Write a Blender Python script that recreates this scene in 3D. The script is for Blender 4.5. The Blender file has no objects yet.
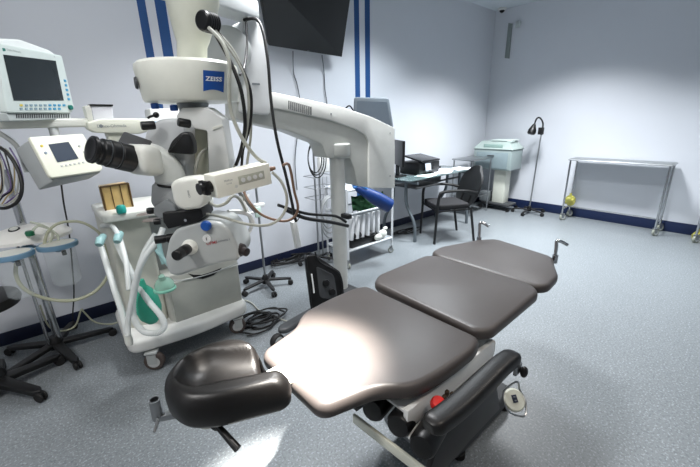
import bpy, bmesh, math, random
from mathutils import Vector, Matrix
random.seed(7)
V = Vector
R = math.radians
C = bpy.context.scene.collection
PI = math.pi

# ------------------------------------------------------------------ camera model (measured from the room's lines)
FPX, CX, CY, EYE = 356.0, 350.0, 233.5, 1.6
up = V((-26, 1116.5, 356)).normalized()
ax = V((427, 119.5, -356)); ax = (ax - up * ax.dot(up)).normalized()
ay = up.cross(ax)
M3 = Matrix((ax, ay, up))                      # world = M3 @ camera
EYEP = V((0, 0, EYE))
def ray(px, py): return M3 @ V((px - CX, CY - py, -FPX))
def onZ(px, py, z):
    d = ray(px, py); return EYEP + d * ((z - EYE) / d.z)
def onY(px, py, y):
    d = ray(px, py); return EYEP + d * (y / d.y)
def onX(px, py, x):
    d = ray(px, py); return EYEP + d * (x / d.x)
def at(px, py, depth):
    return EYEP + ray(px, py) * (depth / FPX)
def onP(px, py, p0, n):
    d = ray(px, py); n = V(n); return EYEP + d * ((V(p0) - EYEP).dot(n) / d.dot(n))

# ------------------------------------------------------------------ materials
MATS = {}
def lin(c):
    if isinstance(c, str):
        c = c.lstrip('#'); c = [int(c[i:i+2], 16) / 255 for i in (0, 2, 4)]
        c = [(x / 12.92 if x <= .04045 else ((x + .055) / 1.055) ** 2.4) for x in c]
    return (*c[:3], 1)
def mat(name, col, rough=.5, metal=0, noise=.06, scale=18, bump=0, bscale=200, coat=0, alpha=1, trans=0, emit=0, ior=1.45):
    if name in MATS: return MATS[name]
    m = bpy.data.materials.new(name); m.use_nodes = True; MATS[name] = m
    nt = m.node_tree; b = nt.nodes['Principled BSDF']
    tc = nt.nodes.new('ShaderNodeTexCoord'); nz = nt.nodes.new('ShaderNodeTexNoise')
    nz.inputs['Scale'].default_value = scale; nz.inputs['Detail'].default_value = 3
    nt.links.new(tc.outputs['Object'], nz.inputs['Vector'])
    rp = nt.nodes.new('ShaderNodeMixRGB'); c = lin(col)
    rp.inputs['Color1'].default_value = tuple(x * (1 - noise) for x in c[:3]) + (1,)
    rp.inputs['Color2'].default_value = tuple(min(1, x * (1 + noise)) for x in c[:3]) + (1,)
    nt.links.new(nz.outputs['Fac'], rp.inputs['Fac'])
    nt.links.new(rp.outputs['Color'], b.inputs['Base Color'])
    b.inputs['Roughness'].default_value = rough; b.inputs['Metallic'].default_value = metal
    b.inputs['IOR'].default_value = ior
    b.inputs['Coat Weight'].default_value = coat; b.inputs['Coat Roughness'].default_value = .2
    b.inputs['Alpha'].default_value = alpha; b.inputs['Transmission Weight'].default_value = trans
    if emit:
        b.inputs['Emission Color'].default_value = c; b.inputs['Emission Strength'].default_value = emit
    if bump:
        n2 = nt.nodes.new('ShaderNodeTexNoise'); n2.inputs['Scale'].default_value = bscale
        nt.links.new(tc.outputs['Object'], n2.inputs['Vector'])
        bp = nt.nodes.new('ShaderNodeBump'); bp.inputs['Strength'].default_value = bump; bp.inputs['Distance'].default_value = .01
        nt.links.new(n2.outputs['Fac'], bp.inputs['Height']); nt.links.new(bp.outputs['Normal'], b.inputs['Normal'])
    return m
WHITE = mat('white_enamel', '#d9dad2', .35)
CREAM = mat('cream_plastic', '#cfd0c2', .4)
OFFW = mat('off_white_plastic', '#dedfdd', .4)
GREYP = mat('light_grey_plastic', '#a9acab', .42)
MIDG = mat('mid_grey_plastic', '#85898a', .45)
DARKG = mat('dark_grey_plastic', '#3a3c3e', .5)
BLACK = mat('black_plastic', '#0d0d0e', .4)
RUBBER = mat('black_rubber', '#141414', .7)
CHROME = mat('polished_steel', '#c4c6c8', .18, 1)
STEEL = mat('brushed_steel', '#a6a8aa', .32, 1)
LEATH = mat('brown_grey_vinyl', '#45403e', .40, bump=.05, bscale=350)
BLEATH = mat('black_vinyl', '#0f0d0c', .38, bump=.05, bscale=300)
GLASS = mat('clear_plastic', '#e6eef0', .08, alpha=.15)
TUBEC = mat('milky_corrugated_plastic', '#e4e8e6', .35, alpha=.8)
HOSE = mat('translucent_tubing', '#c8c9ae', .3, alpha=.75)
TEAL = mat('teal_plastic', '#1f9a8f', .4)
GREENB = mat('green_rubber', '#3fa08a', .45, noise=.15)
BLUEP = mat('blue_rim_plastic', '#6f93ad', .4)
CABW = mat('grey_cable', '#a5a69c', .5)
CABB = mat('black_cable', '#121212', .5)
CABR = mat('brown_cable', '#7d6250', .5, noise=.3, scale=200)
LOGOB = mat('logo_blue', '#1a4f9e', .4)
LETW = mat('lettering_white', '#f4f6f8', .5)
LETG = mat('lettering_grey', '#70767a', .5)
LETR = mat('lettering_red', '#a33a40', .5)
PAPER = mat('paper', '#eef0f4', .8)
SCREEN = mat('dark_screen', '#252b2e', .25)

# ------------------------------------------------------------------ mesh building
class MB:
    def __init__(s): s.bm = bmesh.new(); s.mats = []
    def _m(s, faces, mt):
        if mt is not None:
            if mt not in s.mats: s.mats.append(mt)
            i = s.mats.index(mt) + 1
            for f in faces: f.material_index = i
        return s
    def box(s, c, size, rot=None, bev=0, mt=None, seg=2):
        ex, ey, ez = (V((1,0,0)), V((0,1,0)), V((0,0,1))) if rot is None else (rot @ V((1,0,0)), rot @ V((0,1,0)), rot @ V((0,0,1)))
        return s.fbox(c, ex * size[0], ey * size[1], ez * size[2], bev, mt, seg)
    def fbox(s, c, a, b, d, bev=0, mt=None, seg=2):
        c = V(c); a = V(a) / 2; b = V(b) / 2; d = V(d) / 2
        t = bmesh.new()
        vs = [t.verts.new(c + a * i + b * j + d * k) for i in (-1, 1) for j in (-1, 1) for k in (-1, 1)]
        for q in ((0,1,3,2), (4,6,7,5), (0,4,5,1), (2,3,7,6), (0,2,6,4), (1,5,7,3)): t.faces.new([vs[i] for i in q])
        if bev: bmesh.ops.bevel(t, geom=list(t.edges), offset=bev, segments=seg, profile=.5, affect='EDGES')
        return s.merge(t, mt)
    def merge(s, t, mt=None):
        bmesh.ops.recalc_face_normals(t, faces=list(t.faces))
        vm = {v: s.bm.verts.new(v.co) for v in t.verts}
        fs = []
        for f in t.faces:
            try: fs.append(s.bm.faces.new([vm[v] for v in f.verts]))
            except ValueError: pass
        t.free(); return s._m(fs, mt)
    def prism(s, pts, vec, bev=0, mt=None, seg=3, ang=40):
        t = bmesh.new(); vec = V(vec)
        a = [t.verts.new(V(p)) for p in pts]; b = [t.verts.new(V(p) + vec) for p in pts]
        n = len(pts); t.faces.new(a); t.faces.new(b[::-1])
        for i in range(n): t.faces.new([a[i], a[(i+1) % n], b[(i+1) % n], b[i]][::-1])
        bmesh.ops.recalc_face_normals(t, faces=list(t.faces))
        if bev:
            es = [e for e in t.edges if len(e.link_faces) == 2 and e.calc_face_angle(0) > R(ang)]
            bmesh.ops.bevel(t, geom=es, offset=bev, segments=seg, profile=.5, affect='EDGES')
        return s.merge(t, mt)
    def cyl(s, p0, p1, r0, r1=None, n=24, mt=None):
        p0 = V(p0); p1 = V(p1); r1 = r0 if r1 is None else r1
        return s.lathe([(r0, 0), (r1, (p1 - p0).length)], p0, p1 - p0, n, mt)
    def lathe(s, prof, p0, axis=(0,0,1), n=32, mt=None, sx=1, ref=None):
        p0 = V(p0); w = V(axis).normalized()
        u = V(ref) if ref else (V((1,0,0)) if abs(w.x) < .8 else V((0,1,0)))
        u = (u - w * u.dot(w)).normalized(); v = w.cross(u)
        t = bmesh.new(); rings = []
        for r, h in prof:
            if r < 1e-6: rings.append([t.verts.new(p0 + w * h)])
            else: rings.append([t.verts.new(p0 + w * h + (u * math.cos(k * 2 * PI / n) * sx + v * math.sin(k * 2 * PI / n)) * r) for k in range(n)])
        for a, b in zip(rings, rings[1:]):
            for k in range(n):
                q = [a[k % len(a)], a[(k+1) % n % len(a)], b[(k+1) % n % len(b)], b[k % len(b)]]
                q = list(dict.fromkeys(q))
                if len(q) > 2:
                    try: t.faces.new(q)
                    except ValueError: pass
        for rg in (rings[0], rings[-1]):
            if len(rg) > 2: t.faces.new(rg)
        return s.merge(t, mt)
    def tube(s, pts, r, n=8, smooth=True, closed=False, mt=None, rfun=None, sub=6):
        P = [V(p) for p in pts]
        if smooth and len(P) > 2: P = catmull(P, closed, sub)
        t = bmesh.new(); rings = []; m = len(P); u = None
        for i, p in enumerate(P):
            d = (P[(i+1) % m] - P[i-1]) if closed else (P[min(i+1, m-1)] - P[max(i-1, 0)])
            if d.length < 1e-9: d = V((0,0,1))
            d.normalize()
            if u is None: u = d.orthogonal().normalized()
            u = (u - d * u.dot(d)); u = u.normalized() if u.length > 1e-6 else d.orthogonal().normalized()
            v = d.cross(u); rr = r if rfun is None else rfun(i, m) * r
            rings.append([t.verts.new(p + (u * math.cos(2*PI*k/n) + v * math.sin(2*PI*k/n)) * rr) for k in range(n)])
        for i in range(m if closed else m - 1):
            a, b = rings[i], rings[(i+1) % m]
            for k in range(n): t.faces.new([a[k], a[(k+1) % n], b[(k+1) % n], b[k]])
        if not closed: t.faces.new(rings[0][::-1]); t.faces.new(rings[-1])
        return s.merge(t, mt)
    def quad(s, pts, mt=None):
        f = s.bm.faces.new([s.bm.verts.new(V(p)) for p in pts]); return s._m([f], mt)
    def sphere(s, c, r, sc=(1,1,1), n=20, mt=None):
        t = bmesh.new(); bmesh.ops.create_uvsphere(t, u_segments=n, v_segments=n // 2 + 2, radius=r)
        for v in t.verts: v.co = V(c) + V((v.co.x * sc[0], v.co.y * sc[1], v.co.z * sc[2]))
        return s.merge(t, mt)
    def text(s, txt, p0, u, v, size, mt=None, depth=0, fn=None, bold=0):
        """lettering laid on a surface: u = reading direction, v = up"""
        cu = bpy.data.curves.new('lettering', 'FONT'); cu.body = txt; cu.size = 1; cu.offset = bold; cu.resolution_u = 2
        cu.align_x = 'CENTER'; cu.align_y = 'CENTER'
        o = bpy.data.objects.new('lettering', cu); C.objects.link(o)
        bpy.context.view_layer.update()
        me = o.evaluated_get(bpy.context.evaluated_depsgraph_get()).to_mesh()
        pts = [tuple(x.co) for x in me.vertices]; fcs = [tuple(p.vertices) for p in me.polygons]
        o.evaluated_get(bpy.context.evaluated_depsgraph_get()).to_mesh_clear()
        bpy.data.objects.remove(o); bpy.data.curves.remove(cu)
        u = V(u).normalized(); v = V(v).normalized()
        vs = [s.bm.verts.new(fn(x * size, y * size) if fn else V(p0) + u * x * size + v * y * size) for x, y, _ in pts]
        fs = []
        for f in fcs:
            try: fs.append(s.bm.faces.new([vs[i] for i in f]))
            except ValueError: pass
        return s._m(fs, mt)
    def build(s, name, m, parent=None, ang=38, **tags):
        me = bpy.data.meshes.new(name)
        org = V((0,0,0)); o = bpy.data.objects.new(name, me)
        if parent is not None:
            p = parent
            while p is not None: org = org + p.location; p = p.parent
            o.parent = parent
        elif 'org' in tags: org = V(tags.pop('org')); o.location = org
        tags.pop('org', None)
        bmesh.ops.translate(s.bm, verts=list(s.bm.verts), vec=-org)
        s.bm.to_mesh(me); s.bm.free()
        me.materials.append(m)
        for x in s.mats: me.materials.append(x)
        for p in me.polygons: p.use_smooth = True
        me.set_sharp_from_angle(angle=R(ang))
        C.objects.link(o)
        for k, x in tags.items(): o[k] = x
        return o
def catmull(P, closed=False, sub=6):
    out = []; n = len(P)
    for i in range(n if closed else n - 1):
        g = (lambda j: P[j % n]) if closed else (lambda j: P[min(max(j, 0), n - 1)])
        a, b, c, d = g(i-1), g(i), g(i+1), g(i+2)
        for k in range(sub):
            t = k / sub
            out.append(.5 * ((2*b) + (c-a)*t + (2*a-5*b+4*c-d)*t*t + (3*b-a-3*c+d)*t**3))
    if not closed: out.append(P[-1].copy())
    return out
def roundpoly(pts, r, seg=5):
    P = [V(p) for p in pts]; n = len(P); out = []
    for i in range(n):
        a, b, c = P[i-1], P[i], P[(i+1) % n]
        rr = r[i] if isinstance(r, (list, tuple)) else r
        l = min(rr, (a-b).length * .48, (c-b).length * .48)
        if l < 1e-5: out.append(b); continue
        s0 = b + (a-b).normalized() * l; s1 = b + (c-b).normalized() * l
        for k in range(seg + 1):
            t = k / seg; out.append(s0 * (1-t)**2 + b * 2*t*(1-t) + s1 * t*t)
    return out
def thing(name, label, cat, loc=(0,0,0), group=None):
    o = bpy.data.objects.new(name, None); o.empty_display_size = .1; C.objects.link(o); o.location = V(loc)
    o['label'] = label; o['category'] = cat
    if group: o['group'] = group
    return o
def tag(o, label, cat, group=None, kind=None):
    o['label'] = label; o['category'] = cat
    if group: o['group'] = group
    if kind: o['kind'] = kind
    return o
def dup(root, delta, label, skip=()):
    def cp(o, par):
        c = o.copy(); C.objects.link(c); c.parent = par
        for ch in list(o.children): cp(ch, c)
        return c
    c = cp(root, None); c.location = root.location + V(delta); c['label'] = label
    return c
def caster(root, p, r=.04, w=.03, face=0, tyre=RUBBER, hub=GREYP, fork=STEEL, name='caster', stem=.03):
    """a wheel of its own standing on the floor under p"""
    p = V(p); d = V((math.cos(face), math.sin(face), 0)); s = d.cross(V((0,0,1)))
    c = V((p.x, p.y, r)) - d * r * .35
    b = MB()
    for k in (-1, 1):
        b.fbox(c + s * k * (w/2 + .004) + V((0,0,r*.35)) + d * r * .12, d * r * .9, s * .004, V((0,0,r*1.1)))
    b.fbox(c + V((0,0,r*1.08)) + d * r * .15, d * r * 1.2, s * (w + .014), V((0,0,r*.22)), .003)
    b.cyl(V((p.x, p.y, 2*r)), V((p.x, p.y, 2*r + stem)), r * .22, n=12)
    f = b.build(name, fork, root)
    g = MB(); g.lathe([(r*.9, -w/2), (r, -w*.35), (r, w*.35), (r*.9, w/2)], c, s, 28)
    wl = g.build('wheel', tyre, f)
    h = MB(); h.lathe([(r*.62, -w/2-.002), (r*.62, w/2+.002)], c, s, 20); h.build('hub', hub, f)
    return f

# ------------------------------------------------------------------ the room
def nodes(m): return m.node_tree, m.node_tree.nodes['Principled BSDF']
YW, XW, ZC, XB, YB = 3.56, 6.52, 3.32, -2.3, -2.3
wallm = mat('wall_paint', '#cdd0d6', .55, noise=.02, scale=3, bump=.02, bscale=60)
wl = wallm.copy(); wl.name = 'striped_wall_paint'
nt, bs = nodes(wl)
tc = nt.nodes.new('ShaderNodeTexCoord'); sp = nt.nodes.new('ShaderNodeSeparateXYZ')
nt.links.new(tc.outputs['Object'], sp.inputs[0])
acc = None
for a, b in ((.893, .957), (1.027, 1.112), (3.228, 3.312), (3.404, 3.492)):
    c = nt.nodes.new('ShaderNodeMath'); c.operation = 'COMPARE'
    nt.links.new(sp.outputs['X'], c.inputs[0]); c.inputs[1].default_value = (a + b) / 2; c.inputs[2].default_value = (b - a) / 2
    if acc is None: acc = c.outputs[0]
    else:
        m_ = nt.nodes.new('ShaderNodeMath'); m_.operation = 'MAXIMUM'
        nt.links.new(acc, m_.inputs[0]); nt.links.new(c.outputs[0], m_.inputs[1]); acc = m_.outputs[0]
mx = nt.nodes.new('ShaderNodeMixRGB'); old = bs.inputs['Base Color'].links[0].from_socket
nt.links.new(acc, mx.inputs['Fac']); nt.links.new(old, mx.inputs['Color1']); mx.inputs['Color2'].default_value = lin('#1d4a80')
nt.links.new(mx.outputs['Color'], bs.inputs['Base Color'])

fl = mat('speckled_vinyl_floor', '#72777a', .38, noise=.05, scale=4)
nt, bs = nodes(fl)
tc = nt.nodes.new('ShaderNodeTexCoord')
old = bs.inputs['Base Color'].links[0].from_socket
for sc, lo, hi, col, amt in ((75, .52, .62, '#545b60', .55), (90, .56, .66, '#aeb5ba', .45), (38, .55, .72, '#71767b', .4)):
    n = nt.nodes.new('ShaderNodeTexNoise'); n.inputs['Scale'].default_value = sc; n.inputs['Detail'].default_value = 2
    mp = nt.nodes.new('ShaderNodeMapping'); mp.inputs['Location'].default_value = (sc, sc * .3, 0)
    nt.links.new(tc.outputs['Object'], mp.inputs[0]); nt.links.new(mp.outputs[0], n.inputs['Vector'])
    r_ = nt.nodes.new('ShaderNodeMapRange'); r_.inputs[1].default_value = lo; r_.inputs[2].default_value = hi; r_.inputs[4].default_value = amt
    nt.links.new(n.outputs['Fac'], r_.inputs[0])
    x_ = nt.nodes.new('ShaderNodeMixRGB'); x_.inputs['Color2'].default_value = lin(col)
    nt.links.new(r_.outputs[0], x_.inputs['Fac']); nt.links.new(old, x_.inputs['Color1']); old = x_.outputs['Color']
nt.links.new(old, bs.inputs['Base Color'])

def struct(name, c, size, m, bev=0):
    b = MB(); b.box(c, size, bev=bev); o = b.build(name, m); o['kind'] = 'structure'; return o
W_, D_ = XW - XB, YW - YB
struct('floor', ((XW+XB)/2, (YW+YB)/2, -.05), (W_ + .4, D_ + .4, .1), fl)
struct('ceiling', ((XW+XB)/2, (YW+YB)/2, ZC + .05), (W_ + .4, D_ + .4, .1), mat('ceiling_paint', '#c6cdd3', .7))
struct('wall_left', ((XW+XB)/2, YW + .05, ZC/2), (W_ + .2, .1, ZC), wl)
struct('wall_right', (XW + .05, (YW+YB)/2, ZC/2), (.1, D_, ZC), wallm)
struct('wall_back', (XB - .05, (YW+YB)/2, ZC/2), (.1, D_, ZC), wallm)
struct('wall_front', ((XW+XB)/2, YB - .05, ZC/2), (W_ + .2, .1, ZC), wallm)
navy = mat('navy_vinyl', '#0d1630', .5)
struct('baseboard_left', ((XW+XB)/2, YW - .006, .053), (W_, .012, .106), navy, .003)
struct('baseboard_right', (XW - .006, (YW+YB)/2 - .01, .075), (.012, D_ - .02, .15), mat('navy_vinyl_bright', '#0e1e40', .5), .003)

cam = bpy.data.cameras.new('camera'); co = bpy.data.objects.new('camera', cam); C.objects.link(co)
cam.sensor_fit = 'HORIZONTAL'; cam.sensor_width = 36; cam.lens = 36 * FPX / 700; cam.clip_start = .05
co.matrix_world = Matrix.Translation(EYEP) @ M3.to_4x4()
bpy.context.scene.camera = co

# ------------------------------------------------------------------ operating table
YT = .88
tb = thing('operating_table', 'operating table with three brown-grey padded sections standing in the foreground', 'operating table', (1.2, YT, 0))
def sym(half):   # outline mirrored about the table's long axis
    return [V((x, YT + y, 0)) for x, y in half] + [V((x, YT - y, 0)) for x, y in half[::-1]]
def cushion(name, outline, ztop, th, r, m, bev=.022):
    pts = roundpoly(outline, r, 6)
    b = MB(); b.prism([V((p.x, p.y, ztop - th)) for p in pts], (0, 0, th), bev, seg=4, ang=45)
    return b.build(name, m, tb, ang=60)
oc = sym([(.470, .185), (.565, .21), (.66, .235), (.74, .315), (.90, .338), (1.07, .338), (1.14, .315)])
cushion('back_cushion', oc, .80, .062, [.07, .05, .09, .09, .09, .07, .04, .04, .07, .09, .09, .09, .05, .07], LEATH, .024)
cushion('seat_cushion', [V(p + (0,)) for p in ((1.185, 1.19), (1.27, 1.245), (1.69, 1.245), (1.74, 1.18), (1.745, .622), (1.68, .565), (1.215, .556), (1.165, .60))], .80, .055, .04, LEATH)
cushion('leg_cushion', [V(p + (0,)) for p in ((1.745, 1.21), (1.78, 1.265), (1.89, 1.28), (2.20, 1.18), (2.30, 1.10), (2.22, .70), (2.11, .655), (1.96, .578), (1.80, .565), (1.75, .60))], .795, .052, .045, LEATH)
b = MB()
for x0, x1, hw, z in ((.60, 1.10, .20, .722), (1.22, 1.72, .25, .73), (1.80, 2.16, .2, .73)):
    b.box(((x0+x1)/2, YT, z), (x1-x0, hw*2, .018), bev=.004)
b.box((1.15, YT, .715), (.9, .04, .03)); b.box((1.76, YT - .2, .72), (.24, .03, .02)); b.box((1.76, YT + .2, .72), (.24, .03, .02))
b.build('section_plate', DARKG, tb)
b = MB()   # white steel underframe with side rails
for k in (-1, 1):
    b.box((1.0, YT + k*.30, .675), (.56, .02, .08), bev=.004)
b.box((.98, YT - .25, .69), (.5, .10, .012), bev=.003)
b.box((.80, YT, .66), (.025, .58, .05), bev=.004); b.box((1.30, YT, .66), (.02, .6, .06), bev=.004)
b.box((1.0, YT - .30, .615), (.56, .05, .012))
b.build('frame', OFFW, tb)
b = MB(); b.box((1.12, YT, .58), (.4, .34, .16), bev=.02); b.box((1.2, YT, .35), (.28, .26, .5), bev=.03)
b.build('column', MIDG, tb)
b = MB()
b.prism(roundpoly([V((1.2, YT-.22, .02)), V((1.8, YT-.22, .02)), V((1.8, YT+.25, .02)), V((1.2, YT+.25, .02))], .06), (0, 0, .09), .02)
b.build('base', DARKG, tb)
for x in (1.27, 1.73):
    for k in (-1, 1):
        b = MB(); b.cyl((x, YT + k*.2, 0), (x, YT + k*.2, .03), .03); b.build('foot', RUBBER, tb)
# the dark shroud seen below the armrest
b = MB(); b.prism([onY(p[0], p[1], .5) for p in ((430, 470), (443, 434), (497, 386), (500, 409), (470, 441), (446, 470))], (0, .02, 0), .003)
b.build('side_cover', mat('charcoal_cover', '#1d1d1f', .4), tb)
# motors under the head end
for i, (px, py) in enumerate(((368, 414), (394, 430), (418, 452))):
    p = onZ(px, py, .655); b = MB()
    b.lathe([(0, -.12), (.034, -.12), (.043, -.11), (.043, .0), (.036, .012), (.02, .014), (0, .014)], p + V((.035, .01, -.01)), (-.9, -.25, .15), 24)
    b.build('motor', BLACK, tb)
b = MB(); a = onZ(356, 415, .56); c = onZ(436, 476, .56)
b.fbox((a + c) / 2 + V((-.012, 0, -.005)), c - a, V((.012, 0, 0)), V((0, 0, .04)), .003)
b.build('motor_bracket', CREAM, tb)
b = MB(); p = onZ(437, 403, .72)
b.lathe([(.02, 0), (.024, .004), (.024, .018), (.021, .024), (0, .025)], p + V((0, 0, -.008)), (-.2, -.5, 1), 20)
o = b.build('release_button', mat('red_plastic', '#c01c18', .35), tb); o['label'] = 'red round button'
b = MB()
for px, py in ((444, 398), (449, 402), (452, 395), (456, 401), (459, 394), (447, 393)):
    b.box(onZ(px, py, .70), (.014, .012, .02), bev=.002)
b.build('terminal_block', mat('brass_bits', '#5a4a3c', .4, .6), tb)
# armrest
arm_bm = MB()
P = [onZ(429, 420, .80), onZ(446, 409, .80), onZ(466, 393, .80), onZ(485, 375, .805), onZ(502, 359, .81), onZ(516, 349, .81)]
pts = catmull(P, sub=5)
t = bmesh.new(); rings = []
for i, p in enumerate(pts):
    k = i / (len(pts) - 1); e = min(1, .62 + 2.2 * min(k, 1-k) ** .7)
    hw, hh = .033 * (1.0 + .1*math.sin(k*PI)) * e, .026 * e
    rings.append([t.verts.new(p + V((0, math.copysign(abs(math.cos(a))**.55, math.cos(a)) * hw, -.026 + math.copysign(abs(math.sin(a))**.6, math.sin(a)) * hh))) for a in [2*PI*q/20 for q in range(20)]])
for a_, b_ in zip(rings, rings[1:]):
    for q in range(20): t.faces.new([a_[q], a_[(q+1) % 20], b_[(q+1) % 20], b_[q]])
t.faces.new(rings[0]); t.faces.new(rings[-1])
arm_bm.merge(t)
ar = arm_bm.build('armrest', BLEATH, tb, ang=50)
b = MB(); dz_ = V((0, 0, -.065)); b.tube([P[1] + dz_, P[3] + dz_, P[5] + dz_], .011, 8); b.cyl(P[2] + dz_, P[2] + V((.02, .06, -.12)), .012); b.fbox(P[4]*.5 + P[5]*.5 + dz_*.8, (P[5]-P[4])*1.1, (0,.02,0), (0,0,.03), .004)
b.box((P[5].x, P[5].y - .015, P[5].z - .075), (.045, .014, .04), bev=.004)
b.build('armrest_bracket', STEEL, ar)
kp = onP(524, 372, (P[5].x, P[5].y - .02, .74), (-.6,-.7,.3)); b = MB(); b.sphere(kp, .016, (1, .8, 1.4)); b.cyl(P[5] + dz_, kp, .008)
b.build('armrest_knob', BLACK, ar)
# bent grab bars on the leg section
for px, py, x, k in ((479, 240, 2.17, 1), (555, 258, 2.10, -1)):
    p0 = onZ(px, py, .78); t0 = onX(px + (1 if k > 0 else 2), py - (17 if k > 0 else 17), p0.x - .02); e0 = t0 + V((.03, -.05, -.02))
    b = MB(); b.tube([p0, (p0*2+t0)/3, (p0+t0*2)/3, t0, (t0*2+e0)/3 + V((0,0,.006)), e0], .010, 10); b.cyl(p0 - V((0,0,.03)), p0 + V((0,0,.02)), .016)
    b.build('grab_bar', CHROME, tb)
# ------- horseshoe headrest
HZ = .915; hcx, hcy = .285, .925
hout = roundpoly([V(p + (0,)) for p in ((.135, .95), (.155, .865), (.22, .812), (.39, .742), (.42, .765), (.415, .82), (.388, .86), (.408, .93), (.418, 1.0), (.385, 1.06), (.30, 1.09), (.21, 1.078), (.152, 1.02))], .035, 5)
sa, sb = V((.255, .965, 0)), V((.42, .862, 0))
def rim(p):
    k = max(0, min(1, (p - sa).dot(sb - sa) / (sb - sa).length_squared)); d = (p - (sa + (sb - sa) * k)).length
    h = max(0, 1 - (d / (.088 - .022*k)) ** 2.6)
    return HZ - .055 * h + .006 * (p.y < .87)*0
b = MB(); t = bmesh.new(); NR = 18; NA = len(hout); rings = []; hc0 = V((hcx, hcy, 0))
for j in range(1, NR + 1):
    s_ = j / NR; rg = []
    for q in hout:
        p = hc0 + (q - hc0) * s_; z = rim(p)
        if s_ > .80: z -= .024 * ((s_-.80)/.20)**2.2
        rg.append(t.verts.new((p.x, p.y, z)))
    rings.append(rg)
for dz, sc in ((.040, 1.03), (.06, 1.035), (.088, 1.02), (.10, .97), (.104, .8)):
    rings.append([t.verts.new((hcx + (q.x-hcx)*sc, hcy + (q.y-hcy)*sc, HZ - dz)) for q in hout])
cv = t.verts.new((hcx, hcy, rim(hc0)))
for k in range(NA): t.faces.new([cv, rings[0][k], rings[0][(k+1) % NA]])
for a_, b_ in zip(rings, rings[1:]):
    for k in range(NA): t.faces.new([a_[k], b_[k], b_[(k+1) % NA], a_[(k+1) % NA]])
t.faces.new(rings[-1])
b.merge(t); hd = b.build('headrest', BLEATH, tb, ang=70)
b = MB(); b.box((.36, .90, .795), (.26, .10, .014), bev=.004); b.fbox((.505, .89, .745), (.10,0,-.09), (0,.05,0), (.02,0,.02), .004); b.box((.58, .88, .70), (.10, .05, .03), bev=.006)
b.cyl((.22, .90, .795), (.22, .90, .775), .03)
b.build('headrest_plate', CREAM, hd)
l0 = onZ(216, 424, .79); l1 = onZ(238, 449, .75); b = MB(); b.tube([l0, (l0+l1)/2, l1], .011, 10, smooth=False, rfun=lambda i, m: .8 + .3*i/m); b.cyl(l0 + V((.03,.03,0)), l0 + V((-.005,-.01,.0)), .014)
b.build('headrest_lever', BLACK, hd)
s0 = onZ(154, 398, .81); b = MB()
b.lathe([(.018, 0), (.017, .07), (.012, .07), (.011, .03), (.0, .03)], s0 - V((0,0,.075)), (0,0,1), 20)
b.fbox(s0 + V((.03, -.02, -.07)), V((.07, -.035, 0)), V((.012, .02, 0)), V((0,0,.02)), .003)
b.tube([s0 + V((.0, .0, -.06)), s0 + V((-.01, -.03, -.066)), s0 + V((-.025, -.05, -.075))], .005, 8)
b.build('rail_socket', STEEL, hd)
b = MB(); q = s0 + V((.05, -.03, -.07)); b.tube([q, q + V((.0,-.035,0)), q + V((.03,-.06,0)), q + V((.07,-.06,0))], .005, 8)
b.build('wire_loop', CHROME, hd)
# round hand control hung on a wire loop at the side
hc = thing('hand_control', 'round off-white hand control with two dark buttons hanging beside the table armrest', 'remote control', onZ(512, 398, .55))
p = onP(514, 400, (1.13, .36, .60), (-.45, -.55, .7)); n = V((-.45, -.55, .7)).normalized(); u = V((.86, -.5, 0)).normalized(); v = n.cross(u).normalized() * -1
if v.z < 0: v = -v
b = MB(); b.lathe([(.0, -.008), (.034, -.008), (.04, 0), (.034, .008), (.0, .009)], p, n, 32); b.build('housing', CREAM, hc)
b = MB(); b.fbox(p + n*.010 + v*.004, u*.019, v*.026, n*.003, .001); b.build('button_panel', mat('dark_blue_keys', '#172038', .4), hc)
b = MB()
for k in (-1, 1): b.fbox(p + n*.0125 + v*(.004 + k*.006), u*.008, v*.004, n*.001)
b.build('button', LETG, hc)
b = MB(); b.tube([p + V((0,0,.08)), p + u*.035 + v*.03, p + u*.042 - v*.01, p + u*.02 - v*.055, p - u*.035 - v*.03, p - u*.03 + v*.03], .0035, 8, closed=True)
b.build('wire_loop', STEEL, hc)
# ------------------------------------------------------------------ ceiling-arm surgical microscope on its floor stand
GF = V((.655, .756, 0)).normalized(); GR = V((GF.y, -GF.x, 0)); UZ = V((0,0,1))
mi = thing('surgical_microscope', 'white and grey surgical microscope hanging from the angled arm of its floor stand', 'microscope', (1.95, 2.3, 0))
YA = 2.22
def wall_poly(px, y): return [onY(a, b_, y) for a, b_ in px]
# arm: grey body with a lighter front cover
body = [(236, 88), (262, 93), (300, 99), (345, 110), (372, 120), (390, 129), (392, 186), (358, 186), (354, 168), (350, 158), (327, 158), (322, 144), (290, 131), (236, 119)]
b = MB(); b.prism(roundpoly(wall_poly(body, YA + .02), [.02,.02,.02,.03,.05,.03,.02,.02,.02,.02,.02,.03,.05,.02]), (0, .17, 0), .006); b.build('arm', mat('arm_grey', '#b9bbb6', .4), mi)
cov = [(236, 83), (258, 89), (300, 98), (345, 108), (372, 117), (395, 128), (395, 188), (369, 188), (369, 142), (366, 135), (356, 129), (330, 120), (290, 111), (236, 102)]
b = MB(); b.prism(roundpoly(wall_poly(cov, YA), [.01,.01,.03,.03,.05,.02,.01,.01,.02,.03,.03,.03,.02,.01]), (0, .19, 0), .006)
ac = b.build('arm_cover', mat('arm_white', '#dcddd8', .38), mi)
b = MB()
for i in range(12):
    x = 288.5 + i * 2.0; y0 = 100.6 + i * .55
    b.prism([onY(x, y0, YA - .002), onY(x + 1.0, y0 + .2, YA - .002), onY(x + 1.0, y0 + 8.6, YA - .002), onY(x, y0 + 8.4, YA - .002)], (0, .004, 0))
b.build('vent', DARKG, ac)
b = MB()
for px, py in ((331, 114), (390, 133), (390, 176)):
    b.cyl(onY(px, py, YA - .003), onY(px, py, YA + .002), .007, n=14)
b.build('cover_screw', MIDG, ac)
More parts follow.
